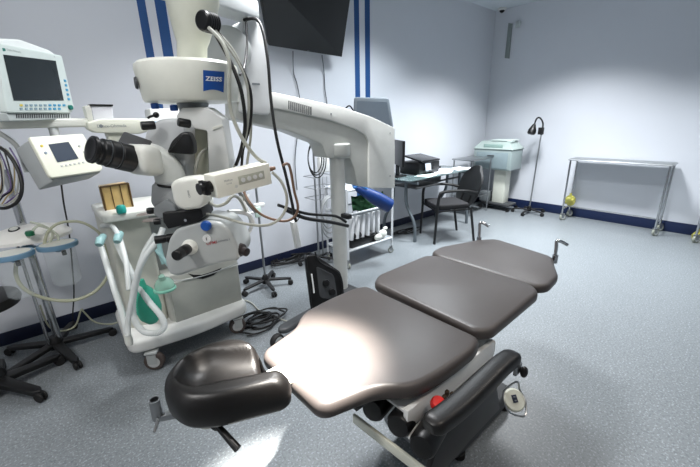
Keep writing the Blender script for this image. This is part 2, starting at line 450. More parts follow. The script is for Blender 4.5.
# column and collar
cx0 = onY(338.3, 200, 2.31)
b = MB(); b.cyl((cx0.x, 2.31, .10), (cx0.x, 2.31, 1.38), .063, n=36); b.build('column', mat('column_grey', '#c3c5c1', .4), mi)
b = MB(); zt = onY(339, 150, 2.24).z; b.lathe([(.085, 0), (.108, .004), (.112, .02), (.112, .09), (.1, .1)], (cx0.x, 2.31, zt - .05), (0,0,1), 40); b.build('collar', mat('arm_grey', '#b9bbb6', .4), mi)
# base on casters, mostly behind the table
ft = onZ(277, 340, .06)
b = MB()
b.prism(roundpoly([V((cx0.x-.18, 1.80, .07)), V((cx0.x+.14, 1.80, .07)), V((cx0.x+.09, 2.37, .07)), V((cx0.x-.14, 2.37, .07))], .06), (0, 0, .07), .02)
b.build('base', DARKG, mi)
for q, e in (((cx0.x-.1, 2.25, .10), ft + V((.06,.01,.08))), ((cx0.x-.1, 1.95, .10), V((1.25, 1.62, .10)))):
    q = V(q); e = V(e); d = (e - q).normalized(); s = d.cross(UZ).normalized()
    b = MB(); b.prism(roundpoly([q + s*.055, e + s*.05, e + d*.05, e - s*.05, q - s*.055], .03), (0,0,-.045), .02); f = b.build('base_foot', DARKG, mi)
    c = e + d * .065
    g = MB(); g.lathe([(.05, -.022), (.056, -.014), (.056, .014), (.05, .022)], (c.x, c.y, .056) , s, 28); w = g.build('wheel', RUBBER, f)
    g = MB(); g.lathe([(.038, -.024), (.038, .024)], (c.x, c.y, .056) , s, 24); g.build('hub', GREYP, w)
for x, y in ((cx0.x + .10, 1.85),):
    caster(mi, (x, y), .033, .03, 0)
# push bars beside the column
b = MB()
b.tube(wall_poly([(278, 205), (290, 209), (309, 214), (335, 216), (346, 222)], 2.14), .014, 10, rfun=lambda i, m: .8)
b.tube(wall_poly([(286, 210), (305, 218), (330, 222), (348, 226)], 2.12), .014, 10)
b.box((cx0.x, 2.24, .83), (.05, .16, .04), bev=.01)
b.build('push_bar', BLACK, mi)
# link arm from the arm's end up and across to the microscope head
e0 = onY(257, 100, 2.24)
b = MB(); lk = [(244, 112), (244, 24), (247, 17), (258, 22), (266, 34), (270, 60), (271, 98), (270, 115)]
b.prism(roundpoly(wall_poly(lk, 2.16), .02), (0, .20, 0), .01); b.build('link_post', mat('arm_white2', '#d9dbdb', .4), mi)
b = MB(); c = onY(229, 50, 2.12); b.lathe([(.0, -.01), (.11, -.01), (.125, 0), (.125, .1), (.11, .11), (0, .11)], c, (0.3, 1, 0), 40, sx=1)
b.build('joint_disc', mat('joint_grey', '#c6caca', .42), mi)
DC = at(190, 84, 1.62)                            # centre of the round head
b = MB(); a0 = DC + UZ*.33; a1 = onY(250, 22, 2.2)
w = (a1 - a0); w.normalize(); s = w.cross(UZ).normalized()
b.prism([a0 - w*.05 + s*.07, a1 + s*.07, a1 - s*.07, a0 - w*.05 - s*.07], (0,0,.11), .02)
b.build('upper_link', mat('joint_grey', '#a6aaab', .42), mi)
b = MB(); b.fbox(onY(256, 84, 2.155), (.05,0,0), (0,.004,0), (0,0,.01)); b.build('name_strip', LETG, mi)
# head drum
DR = .216
nk = MB(); nk.lathe([(.062, 0), (.062, .10), (.070, .12), (.084, .17), (.100, .23), (.108, .28), (.104, .32), (0, .32)], DC + UZ*.06 + GR*.02, GR*.16 + UZ, 40)
neck = nk.build('neck', CREAM, mi)
b = MB(); b.lathe([(.0635, .035), (.0645, .037), (.0635, .039)], DC + UZ*.06 + GR*.02, GR*.16 + UZ, 40); b.build('seam', LETG, neck)
b = MB()
b.tube([at(174, 6, 1.5), at(182, 2, 1.5), at(192, 4, 1.5), at(200, -2, 1.5)], .008, 8); b.cyl(at(183, 5, 1.55), at(186, -6, 1.55), .012); b.cyl(at(200, 8, 1.5), at(206, -4, 1.55), .015)
b.build('top_fitting', CHROME, mi)
b = MB(); b.lathe([(0,-.082), (.15, -.082), (DR*.90, -.078), (DR*.93, -.068), (DR*.985, .02), (DR, .055), (DR*.99, .07), (DR*.93, .082), (DR*.6, .088), (0, .09)], DC, (0,0,1), 72)
drum = b.build('head', mat('head_white', '#e2e3d8', .36), mi)
def onr(px, py, extra=.001):          # point on the drum's side seen at a pixel
    d = ray(px, py).normalized(); r_ = DR * .965
    ex, ey = EYEP.x - DC.x, EYEP.y - DC.y; a = d.x**2 + d.y**2; bb = ex*d.x + ey*d.y; c_ = ex*ex + ey*ey - r_*r_
    q = bb*bb - a*c_
    t_ = (-bb - math.sqrt(max(q, 0))) / a; p = EYEP + d * t_
    z = p.z - DC.z; rr = (DR * (.93 + .055 * (z + .068) / .088) if z < .02 else DR * (.985 + .015*(z-.02)/.035)) + .0015 + extra
    n = V((p.x - DC.x, p.y - DC.y, 0)).normalized(); return V((DC.x, DC.y, p.z)) + n * rr
b = MB(); n = 10
top = [onr(202.5 + 20.5*i/n, 70.3 + 1.6*i/n) for i in range(n+1)]
bot = [onr(203.5 + 20.5*i/n, 91.2 + 1.4*i/n - 2.2*math.sin(PI*i/n)) for i in range(n+1)]
mid = [[onr(202.5 + 20.5*i/n + j*.25, (70.3 + 1.6*i/n) * (1 - j/4) + (91.2 + 1.4*i/n - 2.2*math.sin(PI*i/n)) * j/4) for i in range(n+1)] for j in range(5)]
for j in range(4):
    for i in range(n): b.quad([mid[j][i], mid[j+1][i], mid[j+1][i+1], mid[j][i+1]])
o = b.build('logo_plate', LOGOB, drum); o['label'] = 'blue square logo plate with white lettering'
b = MB(); b.text('ZEISS', None, GR, UZ, 6.4, bold=.028, fn=lambda x, y: onr(213.2 + x*1.08, 79.3 + x*.07 - y*.92, .0022))
b.build('lettering', LETW, drum)
b = MB(); p = onr(138, 83); nn = V((p.x-DC.x, p.y-DC.y, 0)).normalized(); b.lathe([(.0, .008), (.022, .008), (.026, 0)], p, nn, 24); b.build('side_port', DARKG, drum)
b = MB(); b.cyl(DC - UZ*.08, DC - UZ*.12, .07, .06); b.build('head_mount', MIDG, drum)
b = MB()
for px, py in ((155, 106), (174, 108)): b.fbox(at(px, py, 1.56), GR*.03, GF*.02, UZ*.024, .004)
b.build('blue_clip', LOGOB, drum)
# knob on the head link
b = MB(); p = at(201, 20, 1.36); b.lathe([(0, -.002), (.030, 0), (.036, .006)] + [(.036 + .0025*(i % 2), .01 + i*.006) for i in range(10)] + [(.03, .075), (0, .075)], p, (GF*.55 + GR*.25), 28)
b.build('clamp_knob', BLACK, mi)

# ---- optics carrier below the head
M0 = at(205, 240, 1.55)
def pl(px, off=0): return [onP(a, b_, M0 + GF*off, GF) for a, b_ in px]
def slab(px, off, th, bev=.004, r=0, mb=None, seg=3):
    q = pl(px, off)
    if r: q = roundpoly(q, r)
    mb = mb or MB(); mb.prism(q, GF*th, bev, seg=seg); return mb
slab([(176, 116), (181, 108), (207, 107), (222, 118), (229, 160), (229, 182), (209, 182), (207, 131), (178, 126)], .14, .09, .006, .01).build('carrier_arm', mat('carrier_grey', '#cfd1cf', .4), mi)
slab([(212, 127), (222, 124), (223, 126), (213, 130)], .135, .006, .001).build('carrier_highlight', WHITE, mi)  # white sliver standing in for the highlight across the carrier arm
slab([(187, 128), (207, 128), (208, 186), (190, 186)], .20, .05, .004).build('inner_panel', mat('inner_cream', '#c4c4b2', .45), mi)
slab([(142, 146), (146, 128), (158, 119), (176, 118), (186, 125), (187, 140), (180, 152), (168, 156), (150, 154)], .06, .10, .016, .03, seg=4).build('pivot_housing', mat('pivot_grey', '#b7babb', .4), mi)
slab([(166, 150), (172, 142), (186, 144), (187, 190), (168, 190)], .10, .10, .012, .02).build('pivot_neck', mat('pivot_grey2', '#b0b3b4', .4), mi)
b = MB(); slab([(166, 153), (171, 141), (181, 132), (188, 132), (193, 144), (193, 155)], .0, .05, .01, .015, b, seg=4); b.build('black_dome', BLACK, mi)
for (a, c_, r_) in (((141, 126), (155, 125), .017), ((178, 122), (190, 124), .017)):
    p0 = onP(*a, M0 + GF*.0, GF); p1 = onP(*c_, M0 + GF*.03, GF); b = MB(); b.lathe([(0, 0), (r_*.85, 0), (r_, .006), (r_, (p1-p0).length-.004), (r_*.9, (p1-p0).length)], p0, p1-p0, 24)
    b.build('drive_knob', BLACK, mi)
b = MB(); p = onP(156, 115, M0 + GF*.06, GF); b.sphere(p, .012); b.tube([p, p + GR*-.025 + UZ*-.006, p + GR*-.035 + UZ*-.012], .005); b.build('lock_lever', BLACK, mi)

# ---- binocular tube and eyepieces
ES = 1.2; E0 = at(90, 149, 1.22); E1 = at(132, 159, 1.34)
ed = (E1 - E0).normalized(); side = ed.cross(UZ).normalized()
for k, nm in ((-1, 0), (1, 1)):
    off = ray(108, 158).normalized() * (k * .032 + .035)
    L = (E1 - E0).length; b = MB()
    b.lathe([(a_*ES, h_) for a_, h_ in [(0, .006), (.024, .006), (.032, 0), (.039, .002), (.040, .012), (.034, .018), (.034, .026), (.039, .032), (.039, .048), (.037, .05), (.037, .054), (.041, .056), (.041, .082), (.039, .084), (.039, .088), (.042, .09), (.042, L), (0, L)]], E0 + off, ed, 36)
    ep = b.build('eyepiece', BLACK, mi)
    b = MB(); b.lathe([(a_*ES, h_) for a_, h_ in [(.037, .0505), (.0382, .0512), (.0382, .0528), (.037, .0535)]], E0 + off, ed, 36); b.lathe([(a_*ES, h_) for a_, h_ in [(.038, .0845), (.0402, .0852), (.0402, .0862), (.038, .087)]], E0 + off, ed, 36)
    b.build('scale_ring', LETG, ep)
E2 = at(150, 160, 1.42)
b = MB(); b.fbox((E1*.5 + E2*.5) + ed*.008, (E2 - E1) * 1.25, side * .165, UZ * .118, .034, seg=5); b.build('binocular_housing', WHITE, mi)
q = [at(118, 141, 1.37), at(124, 131, 1.43), at(153, 141, 1.47), at(146, 150, 1.41)]
nq = (q[1]-q[0]).cross(q[2]-q[0]).normalized(); nq = nq if nq.z < 0 else -nq
b = MB(); b.prism(roundpoly(q, .012), nq * .018, .004); b.build('top_plate', mat('charcoal_plate', '#47484a', .45), mi)
q2 = [at(115, 147, 1.36), at(120, 138, 1.40), at(150, 148, 1.44), at(146, 156, 1.40)]
b = MB(); b.prism(roundpoly(q2, .01), nq * .022, .005); b.build('tilt_mount', CREAM, mi)
# angled tube between binocular housing and beam splitter
b = MB()
b.tube([at(147, 155, 1.44), at(158, 160, 1.46), at(168, 171, 1.48), at(172, 185, 1.49)], .060, 24, sub=4, rfun=lambda i, m: .86 + .18 * i / m)
b.build('inclined_tube', mat('tube_white', '#ced1cc', .36), mi)
b = MB(); c_ = at(172, 184, 1.48); b.lathe([(.062, -.005), (.065, 0), (.062, .005)], c_, UZ + GR*.15, 40); b.build('seal_ring', BLACK, mi)
slab([(151, 184), (176, 182), (186, 180), (188, 208), (160, 216), (150, 203)], -.05, .11, .01, .012).build('lower_tube', mat('lower_grey', '#aeb1b1', .4), mi)
b = MB(); slab([(169, 184), (176, 179), (196, 177), (204, 184), (206, 203), (200, 209), (182, 211), (173, 204)], -.12, .09, .016, .02, b, seg=4); o = b.build('beam_splitter', WHITE, mi)
b = MB(); b.text('OPMI', onP(189, 194, M0 - GF*.1215, GF), UZ + GR*-.06, GR*-1, .012); b.build('lettering', LETG, o)
b = MB(); slab([(154, 205), (166, 200), (174, 206), (178, 214), (160, 219), (153, 214)], -.07, .08, .006, .006, b); b.build('side_clamp', MIDG, mi)
b = MB(); slab([(162, 213), (201, 209), (203, 217), (199, 222), (168, 229), (163, 222)], -.09, .12, .004, .004, b); dv = b.build('dovetail', BLACK, mi)
b = MB(); p = onP(186, 220, M0 - GF*.092, GF); b.cyl(p, p - GF*.006, .006, n=14); b.build('screw', CHROME, dv)
b = MB()
for px, py in ((147, 211), (154, 222)): p = onP(px, py, M0 - GF*.06, GF); b.lathe([(0,0), (.012, 0), (.014, .01), (.013, .026), (0, .028)], p - GR*.0, GR + GF*.3, 18)
b.build('clamp_screw', BLACK, mi)

# ---- microscope body
b = MB()
slab([(168, 240), (176, 228), (200, 221), (220, 223), (230, 232), (240, 251), (238, 262), (228, 262), (205, 268), (178, 277), (168, 275), (164, 262)], -.09, .20, .018, .022, b, seg=4)
bd = b.build('body', mat('body_grey', '#a9adac', .38), mi)
b = MB(); b.text('OPMI', onP(211.5, 243.2, M0 - GF*.0915, GF), GR + UZ*.16, UZ, .019, bold=.01); b.build('lettering', LETR, bd)
b = MB(); b.text('Lumera i', onP(223, 240.3, M0 - GF*.0915, GF), GR + UZ*.16, UZ, .016); b.build('lettering', LETG, bd)
b = MB(); p = onP(206.5, 225.5, M0 - GF*.09, GF); b.lathe([(.021, 0), (.021, .01), (.017, .016), (0, .017)], p, -GF, 24); o = b.build('cap', LOGOB, bd); o['label'] = 'blue round cap'
b = MB(); p = onP(207, 238.5, M0 - GF*.09, GF); b.lathe([(.017, 0), (.017, .004), (0, .005)], p, -GF, 24); b.build('dial', OFFW, bd)
b = MB(); b.fbox(p - GF*.006, GR*.003, GF*.002, UZ*.012); b.build('dial_mark', DARKG, bd)
p = onP(190, 247, M0 - GF*.09, GF); p1 = at(176, 256, 1.36); d = (p1-p).normalized(); b = MB(); b.lathe([(.034, 0), (.03, .02), (.022, .028)], p - d*.005, d, 28); b.build('grip_collar', WHITE, bd)
b = MB(); L = (p1-p).length; b.lathe([(.016, .018), (.021, .024), (.022, L*.55), (.019, L*.62), (.021, L*.7), (.021, L-.004), (.017, L), (0, L)], p, d, 24); b.build('grip', BLACK, bd)
p = onP(241, 250, M0 - GF*.06, GF); d = (GR*.8 - GF*.5 - UZ*.12).normalized(); b = MB(); b.lathe([(.026, 0), (.028, .006), (.028, .025), (.023, .03), (.018, .034), (.018, .055), (0, .058)], p - d*.02, d, 28); b.build('grip', mat('dark_brown_knob', '#241c1c', .4), bd)
p = onP(163, 239, M0 - GF*.05, GF); b = MB(); d = (-GR*.9 - GF*.3 + UZ*-.03).normalized(); b.lathe([(.019, 0), (.019, .028), (.015, .03), (.015, .036), (.017, .038), (.017, .075), (0, .078)], p + d*-.045, d, 24); b.build('grip', BLACK, bd)

# ---- video camera box
K0 = at(216, 187.5, 1.26); K1 = at(271, 173.5, 1.43)
kd = (K1 - K0).normalized(); kn = kd.cross(UZ).normalized(); kn = kn if kn.dot(GF) < 0 else -kn; ku = kd.cross(kn).normalized(); ku = ku if ku.z > 0 else -ku
rot = Matrix.Rotation(R(0), 3, kd)
kn = rot @ kn; ku = rot @ ku
if (rot @ UZ).dot(kn) < -1: pass
kw, kh = .076, .084; KL = (K1-K0).length
kc = (K0 + K1)/2 - kn * kw/2
b = MB(); b.fbox(kc, kd*KL, kn*kw, ku*kh, .005); kb = b.build('camera_unit', mat('camera_cream', '#f2f1e4', .4), mi)
b = MB(); b.fbox(kc + kn*(kw/2 + .0005) + kd*.030 + ku*.003, kd*KL*.48, kn*.002, ku*.032, .001); b.build('control_panel', mat('panel_grey', '#b5b5a6', .45), kb)
b = MB()
for i in range(4): b.lathe([(.0088, 0), (.0088, .003), (0, .004)], kc + kn*(kw/2 + .001) + kd*(-.010 + i*.027) + ku*.003, kn, 16)
b.build('button', OFFW, kb)
b = MB(); b.text('MediLive', kc + kn*(kw/2 + .0012) - kd*.07 + ku*.014, kd, ku, .0095); b.text('Trio 610', kc + kn*(kw/2 + .0012) - kd*.07 + ku*.002, kd, ku, .0065); b.build('lettering', LETG, kb)
b = MB(); b.lathe([(.006, 0), (.006, .003), (0, .0035)], kc + kn*(kw/2) - kd*.043 - ku*.014, kn, 14); b.build('dial', WHITE, kb)
b = MB(); b.cyl(K0 - kn*kw/2 - kd*.045, K0 - kn*kw/2, .021); b.fbox(K0 - kn*kw/2 - kd*.022, kd*.018, kn*.05, ku*.05, .004); b.build('camera_adapter', BLACK, kb)
b = MB(); p = K1 - kn*kw/2 + ku*.01; b.cyl(p, p + kd*.035, .010, n=14); b.cyl(p + kd*.03, p + kd*.05, .008, n=14); b.build('cable_plug', CABR, kb)

# ---- cables of the microscope
def cable(name, pts, r, m, parent=mi, n=7):
    b = MB(); b.tube([at(*p) for p in pts], r, n, sub=5); return b.build(name, m, parent)
cable('cable', [(210, 26, 1.40), (222, 46, 1.38), (234, 70, 1.36), (242, 95, 1.38), (245, 125, 1.42), (241, 150, 1.5), (236, 165, 1.55)], .0075, CABB)
cable('cable', [(213, 24, 1.42), (229, 48, 1.42), (243, 70, 1.42), (251, 95, 1.44), (250, 125, 1.47), (243, 150, 1.52), (241, 180, 1.6)], .006, CABB)
cable('cable', [(209, 28, 1.36), (222, 42, 1.34), (229, 62, 1.33), (229, 90, 1.34), (231, 112, 1.36), (242, 138, 1.38), (256, 157, 1.42), (266, 163, 1.44)], .0075, CABW)
cable('cable', [(216, 30, 1.42), (236, 55, 1.45), (248, 90, 1.46), (251, 130, 1.48), (247, 165, 1.55), (244, 200, 1.7)], .0055, CABW)
cable('cable', [(213, 27, 1.40), (238, 62, 1.40), (248, 92, 1.42), (246, 135, 1.45), (233, 170, 1.6)], .005, CABW)
cable('cable', [(244, 20, 2.0), (256, 19, 1.95), (263, 32, 1.92), (268, 62, 1.9), (271, 100, 1.9), (277, 140, 1.9), (287, 180, 1.95), (296, 222, 2.0)], .0085, CABB)
cable('cable', [(246, 21, 1.98), (247, 45, 1.96), (244, 68, 1.9), (240, 75, 1.8)], .006, CABB)
cable('cable', [(283, 165, 1.42), (288, 164, 1.46), (291, 172, 1.5), (294, 190, 1.55), (298, 208, 1.6), (293, 218, 1.62), (281, 221, 1.6), (262, 215, 1.58), (250, 203, 1.56), (243, 190, 1.6)], .006, CABR)
cable('cable', [(272, 172, 1.42), (282, 183, 1.44), (287, 200, 1.46), (282, 216, 1.47), (268, 225, 1.48), (246, 224, 1.48), (222, 217, 1.47), (202, 214, 1.46), (190, 217, 1.46)], .006, CABW)
cable('cable', [(228, 140, 1.8), (214, 146, 1.66), (201, 153, 1.6), (196, 166, 1.58), (195, 178, 1.56)], .0075, CABW)
cable('cable', [(206, 200, 1.44), (216, 206, 1.42), (226, 203, 1.42), (233, 196, 1.45), (240, 200, 1.6), (247, 214, 1.7)], .0065, CABW)
cable('cable', [(240, 196, 1.7), (249, 214, 1.72), (251, 228, 1.72), (244, 236, 1.7), (236, 240, 1.66), (230, 240, 1.62)], .009, OFFW)
cable('cable', [(228, 212, 1.6), (240, 212, 1.66), (250, 216, 1.7), (254, 226, 1.72)], .011, OFFW)
cable('cable', [(231, 168, 1.6), (238, 190, 1.68), (250, 205, 1.75), (256, 212, 1.8)], .009, mat('black_white_tube', '#7a7d7c', .5))
# foot control panel hanging on the stand
fp = thing('foot_control_panel', 'black foot control panel hanging upright on the grey microscope column', 'foot pedal', onY(325, 300, 2.1))
pp = V((1.52, 2.02, .3)); pn = V((-.28, -.93, .22))
def fpp(px, off=0): return [onP(a, c_, pp + V(pn)*off, pn) for a, c_ in px]
b = MB(); b.prism(roundpoly(fpp([(305, 256), (316, 255), (341, 272), (346, 300), (341, 316), (312, 310)]), .03), V(pn)*-.05, .01); b.build('body', BLACK, fp)
b = MB(); b.prism(roundpoly(fpp([(316, 266), (334, 275), (338, 300), (320, 298)], .006), .03), V(pn)*-.01, .003); b.build('pedal_plate', DARKG, fp)
b = MB(); b.tube(fpp([(306, 258), (309, 285), (312, 312)], .02), .007, 8, smooth=False); b.tube(fpp([(315, 252), (320, 262), (340, 275), (343, 300)], .02), .007, 8); b.build('guard_bar', BLACK, fp)
b = MB(); b.tube(fpp([(311.5, 274), (313, 284), (314, 293)], .012), .006, 8); b.build('side_label', OFFW, fp)
for px in ((326, 283), (332, 292)):
    b = MB(); p = fpp([px], .006)[0]; b.lathe([(.03, 0), (.026, .012), (0, .016)], p, pn, 20); b.build('pedal', BLACK, fp)
# white hand piece hanging below the push bar
b = MB(); b.prism(roundpoly([onY(*p, 2.08) for p in ((292, 222), (297, 221), (302, 246), (297, 249))], .008), (0, .035, 0), .006)
hp = b.build('hand_piece', OFFW, None); tag(hp, 'slim white hand piece hanging from the black push bar', 'hand piece')
b = MB(); b.tube([onY(*p, 2.1) for p in ((298, 209), (300, 216), (296, 222))], .004); b.build('cord', CABB, hp)
# ------------------------------------------------------------------ anaesthesia machine
am = thing('anaesthesia_machine', 'white wheeled anaesthesia machine with corrugated breathing hoses behind the microscope', 'medical machine', (.62, 2.8, 0))
b = MB()
b.prism(roundpoly([V((.20, 2.46, .145)), V((.62, 2.40, .145)), V((1.04, 2.44, .145)), V((1.06, 3.05, .145)), (.22, 3.08, .145)], [.09, .15, .09, .06, .06]), (0, 0, .10), .03, seg=4)
b.build('base', mat('base_white', '#d8d8d4', .38), am)
for i, (x, y, fc) in enumerate(((.31, 2.46, 2.6), (.96, 2.47, -.3), (.27, 3.02, 2.6), (.98, 3.0, 0))):
    caster(am, (x, y), .064, .045, fc, mat('tyre_brown', '#4a403c', .6), mat('hub_grey', '#b9bab8', .4), GREYP, stem=.01)
b = MB(); b.prism(roundpoly([V((.50, 2.54, .2)), V((1.04, 2.54, .2)), V((1.04, 3.03, .2)), V((.50, 3.03, .2))], .04), (0, 0, .40), .012)
b.build('cabinet', mat('cabinet_grey', '#b4b5ae', .42), am)
b = MB(); b.fbox((.77, 2.532, .38), (.50,0,0), (0,.03,0), (0,0,.33), .01); dr = b.build('drawer', mat('drawer_grey', '#abada6', .42), am)
b = MB(); b.prism([onY(*p, 2.51) for p in ((188, 273.5), (194, 278), (203, 279), (214, 275), (222, 268), (212, 272), (202, 275), (194, 275))], (0, .008, 0)); b.build('drawer_slot', BLACK, dr)
b = MB(); b.tube([onY(*p, 2.512) for p in ((172, 281), (190, 279), (215, 272), (238, 263))], .005, 8); b.build('drawer_lip', GREYP, dr)
b = MB(); b.prism(roundpoly([V((.26, 2.66, .2)), V((.50, 2.62, .2)), V((.50, 3.04, .2)), V((.24, 3.04, .2))], .03), (0, 0, .83), .012); b.build('side_housing', mat('housing_cream', '#c9c9bd', .42), am)
b = MB(); b.box((.70, 2.86, .82), (.5, .34, .46), bev=.02); b.build('gas_block', mat('block_grey', '#9fa2a0', .42), am)
wt = MB(); wt.prism(roundpoly([V((.235, 2.56, 1.03)), V((.70, 2.54, 1.03)), V((.95, 2.62, 1.03)), V((.95, 3.05, 1.03)), V((.235, 3.05, 1.03))], .04), (0, 0, .05), .012)
wt = wt.build('worktop', WHITE, am)
b = MB()
for px, py in ((146, 214), (152, 220)):
    b = MB(); b.lathe([(0, .004), (.035, .004), (.04, 0)], onZ(px, py, 1.08), (0,0,1), 28, sx=1.3)
    b.build('round_recess', mat('recess_brown', '#6a625d', .5), wt)
b = MB(); b.box((.86, 3.0, 1.38), (.34, .16, .66), bev=.02); b.build('rear_column', mat('rear_white', '#d4d5d2', .4), am)
b = MB(); b.fbox((.72, 2.915, 1.55), (.05,0,0), (0,.01,0), (0,0,.14)); b.fbox((.95, 2.915, 1.30), (.06,0,0), (0,.01,0), (0,0,.10)); b.build('rear_label', mat('pale_blue', '#6f9fc0', .4), am)
# amber canister panel standing on the worktop
q = [onY(*p, 2.72) for p in ((100, 187), (128, 183), (134, 212), (108, 219))]
b = MB(); b.prism(roundpoly(q, .012), (0, .10, 0), .004); cn = b.build('absorber_canister', mat('amber_plastic', '#c8ab72', .3, noise=.2, scale=30), am)
b = MB()
for k in range(4): b.tube([q[k] - V((0, .004, 0)), q[(k+1) % 4] - V((0, .004, 0))], .006, 8, smooth=False)
for f in (.34, .68): b.tube([q[0].lerp(q[1], f) - V((0, .004, 0)), q[3].lerp(q[2], f) - V((0, .004, 0))], .003, 6, smooth=False)
b.build('canister_rim', mat('dark_amber', '#5b4423', .4), cn)
b = MB(); p = onZ(122, 213, 1.08); b.lathe([(.024, 0), (.028, .01), (.026, .04), (.018, .05), (0, .052)], p, (0,0,1), 20); b.build('teal_cap', TEAL, am)
# breathing ports
for px, py in ((100, 243), (118, 240)):
    p = onY(px, py, 2.44); b = MB(); b.lathe([(.0, 0), (.020, 0), (.022, .008), (.022, .04), (.018, .05)], p + V((.01, .03, .02)), (-.3, -.6, -.5), 20); b.tube([p, p + V((.03, .1, .01))], .02, 12); b.build('port', mat('grey_teal', '#8fb4b4', .4), am)
def corr(name, pts, r=.0165, m=TUBEC, parent=am, cap=False):
    P = catmull([at(*p) for p in pts], sub=14); b = MB()
    b.tube(P, r, 14, smooth=False, rfun=lambda i, m_: 1 + .10 * (i % 2)); return b.build(name, m, parent)
h1 = corr('breathing_hose', [(100, 244, 2.2), (106, 262, 2.16), (114, 288, 2.12), (122, 312, 2.1), (128, 336, 2.08)])
h2 = corr('breathing_hose', [(117, 243, 2.2), (124, 258, 2.15), (134, 278, 2.12), (147, 299, 2.1), (161, 316, 2.08), (164, 327, 2.07), (156, 333, 2.06), (143, 331, 2.05), (134, 318, 2.04), (133, 300, 2.04), (136, 283, 2.03), (140, 266, 2.03), (146, 250, 2.05), (156, 234, 2.08)])
h3 = corr('breathing_hose', [(102, 226, 2.3), (112, 226, 2.22), (120, 240, 2.16), (126, 262, 2.1), (129, 290, 2.06)], .014)
h4 = corr('breathing_hose', [(128, 336, 2.03), (128, 322, 2.03), (132, 300, 2.0), (137, 275, 1.98), (146, 256, 1.98), (158, 240, 2.0), (163, 228, 2.02)], .015)
b = MB(); p = at(128, 337, 2.04); b.lathe([(0, -.05), (.018, -.05), (.022, -.03), (.020, .0), (.018, .02)], p, (0, 0, 1), 20); b.build('hose_end', WHITE, am)
b = MB(); b.tube([at(158, 236, 2.0), at(160, 250, 2.0), at(164, 264, 2.0)], .013, 12); b.tube([at(156, 250, 1.99), at(166, 262, 1.99), at(172, 270, 1.99)], .010, 10); b.build('connector', mat('grey_teal', '#8fb4b4', .4), am)
# upper shelf carried by the rear column, with its label rail
b = MB(); yy = 2.56
z1 = onY(50, 119, yy).z
b.prism(roundpoly([V((-.25, 2.46, z1)), V((.33, 2.46, z1)), V((.42, 2.6, z1)), V((.72, 2.93, z1)), V((.72, 3.05, z1)), V((-.25, 2.85, z1))], .03), (0, 0, -.045), .01)
b.build('upper_shelf', WHITE, am)
rl = MB(); rl.prism(roundpoly([onY(*p, 2.40) for p in ((87, 122), (100, 119), (140, 119), (151, 122), (150, 131), (140, 134), (96, 133), (88, 129))], .01), (0, .12, 0), .008)
rl.prism(roundpoly([onY(*p, 2.42) for p in ((106, 132), (124, 133), (127, 160), (116, 160))], .01), (0, .08, 0), .008)
rl.fbox((.45, 2.6, 1.60), (.16, 0, 0), (0, .3, 0), (0, 0, .04), .01)
rl = rl.build('boom', CREAM, am)
b = MB(); p = onY(112, 126, 2.398); b.text('Datex-Ohmeda', p, (1, 0, .0), UZ, .022); b.build('lettering', LETG, rl)
b = MB(); b.lathe([(0,0), (.009, 0), (.009, .002), (0, .003)], onY(101, 126, 2.399), (0,-1,0), 16); b.build('emblem', LETG, rl)
# carton on the boom
bx = MB(); q = [onY(*p, 2.44) for p in ((91, 105), (112, 106), (114, 122), (94, 123))]; bx.prism(q, (0, .12, 0), .004)
cb = bx.build('carton', mat('carton_white', '#cfd0d6', .6), None); tag(cb, 'small white carton with a dark top edge beside the grey patient monitor', 'box')
b = MB(); b.prism([onY(*p, 2.435) for p in ((90, 104), (113, 104.5), (113, 106.2), (90, 106))], (0, .11, 0)); b.build('box_edge', BLACK, cb)
b = MB(); b.prism([onY(*p, 2.45) for p in ((84, 106), (91, 105), (94, 123), (88, 121))], (0, .1, 0), .004); b.build('flap', WHITE, cb)

# green bag, mask
p = at(147, 302, 2.16); b = MB(); b.lathe([(0, -.145), (.03, -.14), (.06, -.10), (.072, -.04), (.068, .02), (.045, .08), (.022, .11), (.018, .15), (0, .151)], p, (-.05, 0, 1), 28)
o = b.build('breathing_bag', mat('bag_green', '#3fb092', .4, noise=.12), None); tag(o, 'deflated dark green breathing bag hanging between the white corrugated hoses', 'breathing bag')
p = at(164, 284, 1.98); b = MB(); b.lathe([(.046, -.03), (.052, -.02), (.050, 0), (.038, .022), (.02, .036), (.015, .06), (.011, .06)], p, (-.15, -.3, 1), 28)
o = b.build('face_mask', mat('pale_green_clear', '#a9d8c5', .25, alpha=.5), None); tag(o, 'pale green transparent face mask hanging below the hose connectors', 'face mask')
b = MB(); b.tube([p + V((.05*math.cos(a), .045*math.sin(a), -.03)) for a in [k*PI/6 for k in range(12)]], .009, 10, closed=True); b.build('cushion_ring', mat('pale_green_ring', '#8accb4', .3, alpha=.85), o)

# ------------------------------------------------------------------ the two displays
P0 = at(35, 80, 1.72); nm = V((.78, -.62, .04)).normalized()
def mp(px, o=0): return [onP(a, c_, P0 + nm*o, nm) for a, c_ in px]
mo = thing('patient_monitor', 'grey patient monitor with a large dark screen and green knob on the top shelf', 'monitor', mp([(38, 119)])[0])
b = MB(); b.prism(roundpoly(mp([(-6, 42), (62, 55.5), (74.5, 108), (72, 113), (8, 113)]), .012), -nm*.035, .006); b.build('front_frame', mat('monitor_green_grey', '#c3cdca', .4), mo)
b = MB(); b.prism(roundpoly(mp([(-12, 38), (20, 39), (50, 50), (58, 56), (68, 108), (2, 112)], -.035), .02), -nm*.14, .01); b.build('housing', mat('monitor_back', '#d7dcdb', .45), mo)
b = MB(); b.prism(mp([(3, 54.5), (55.6, 60.8), (63.7, 100.5), (13.7, 100.5)], .001), nm*.001); b.build('screen', SCREEN, mo)
b = MB()
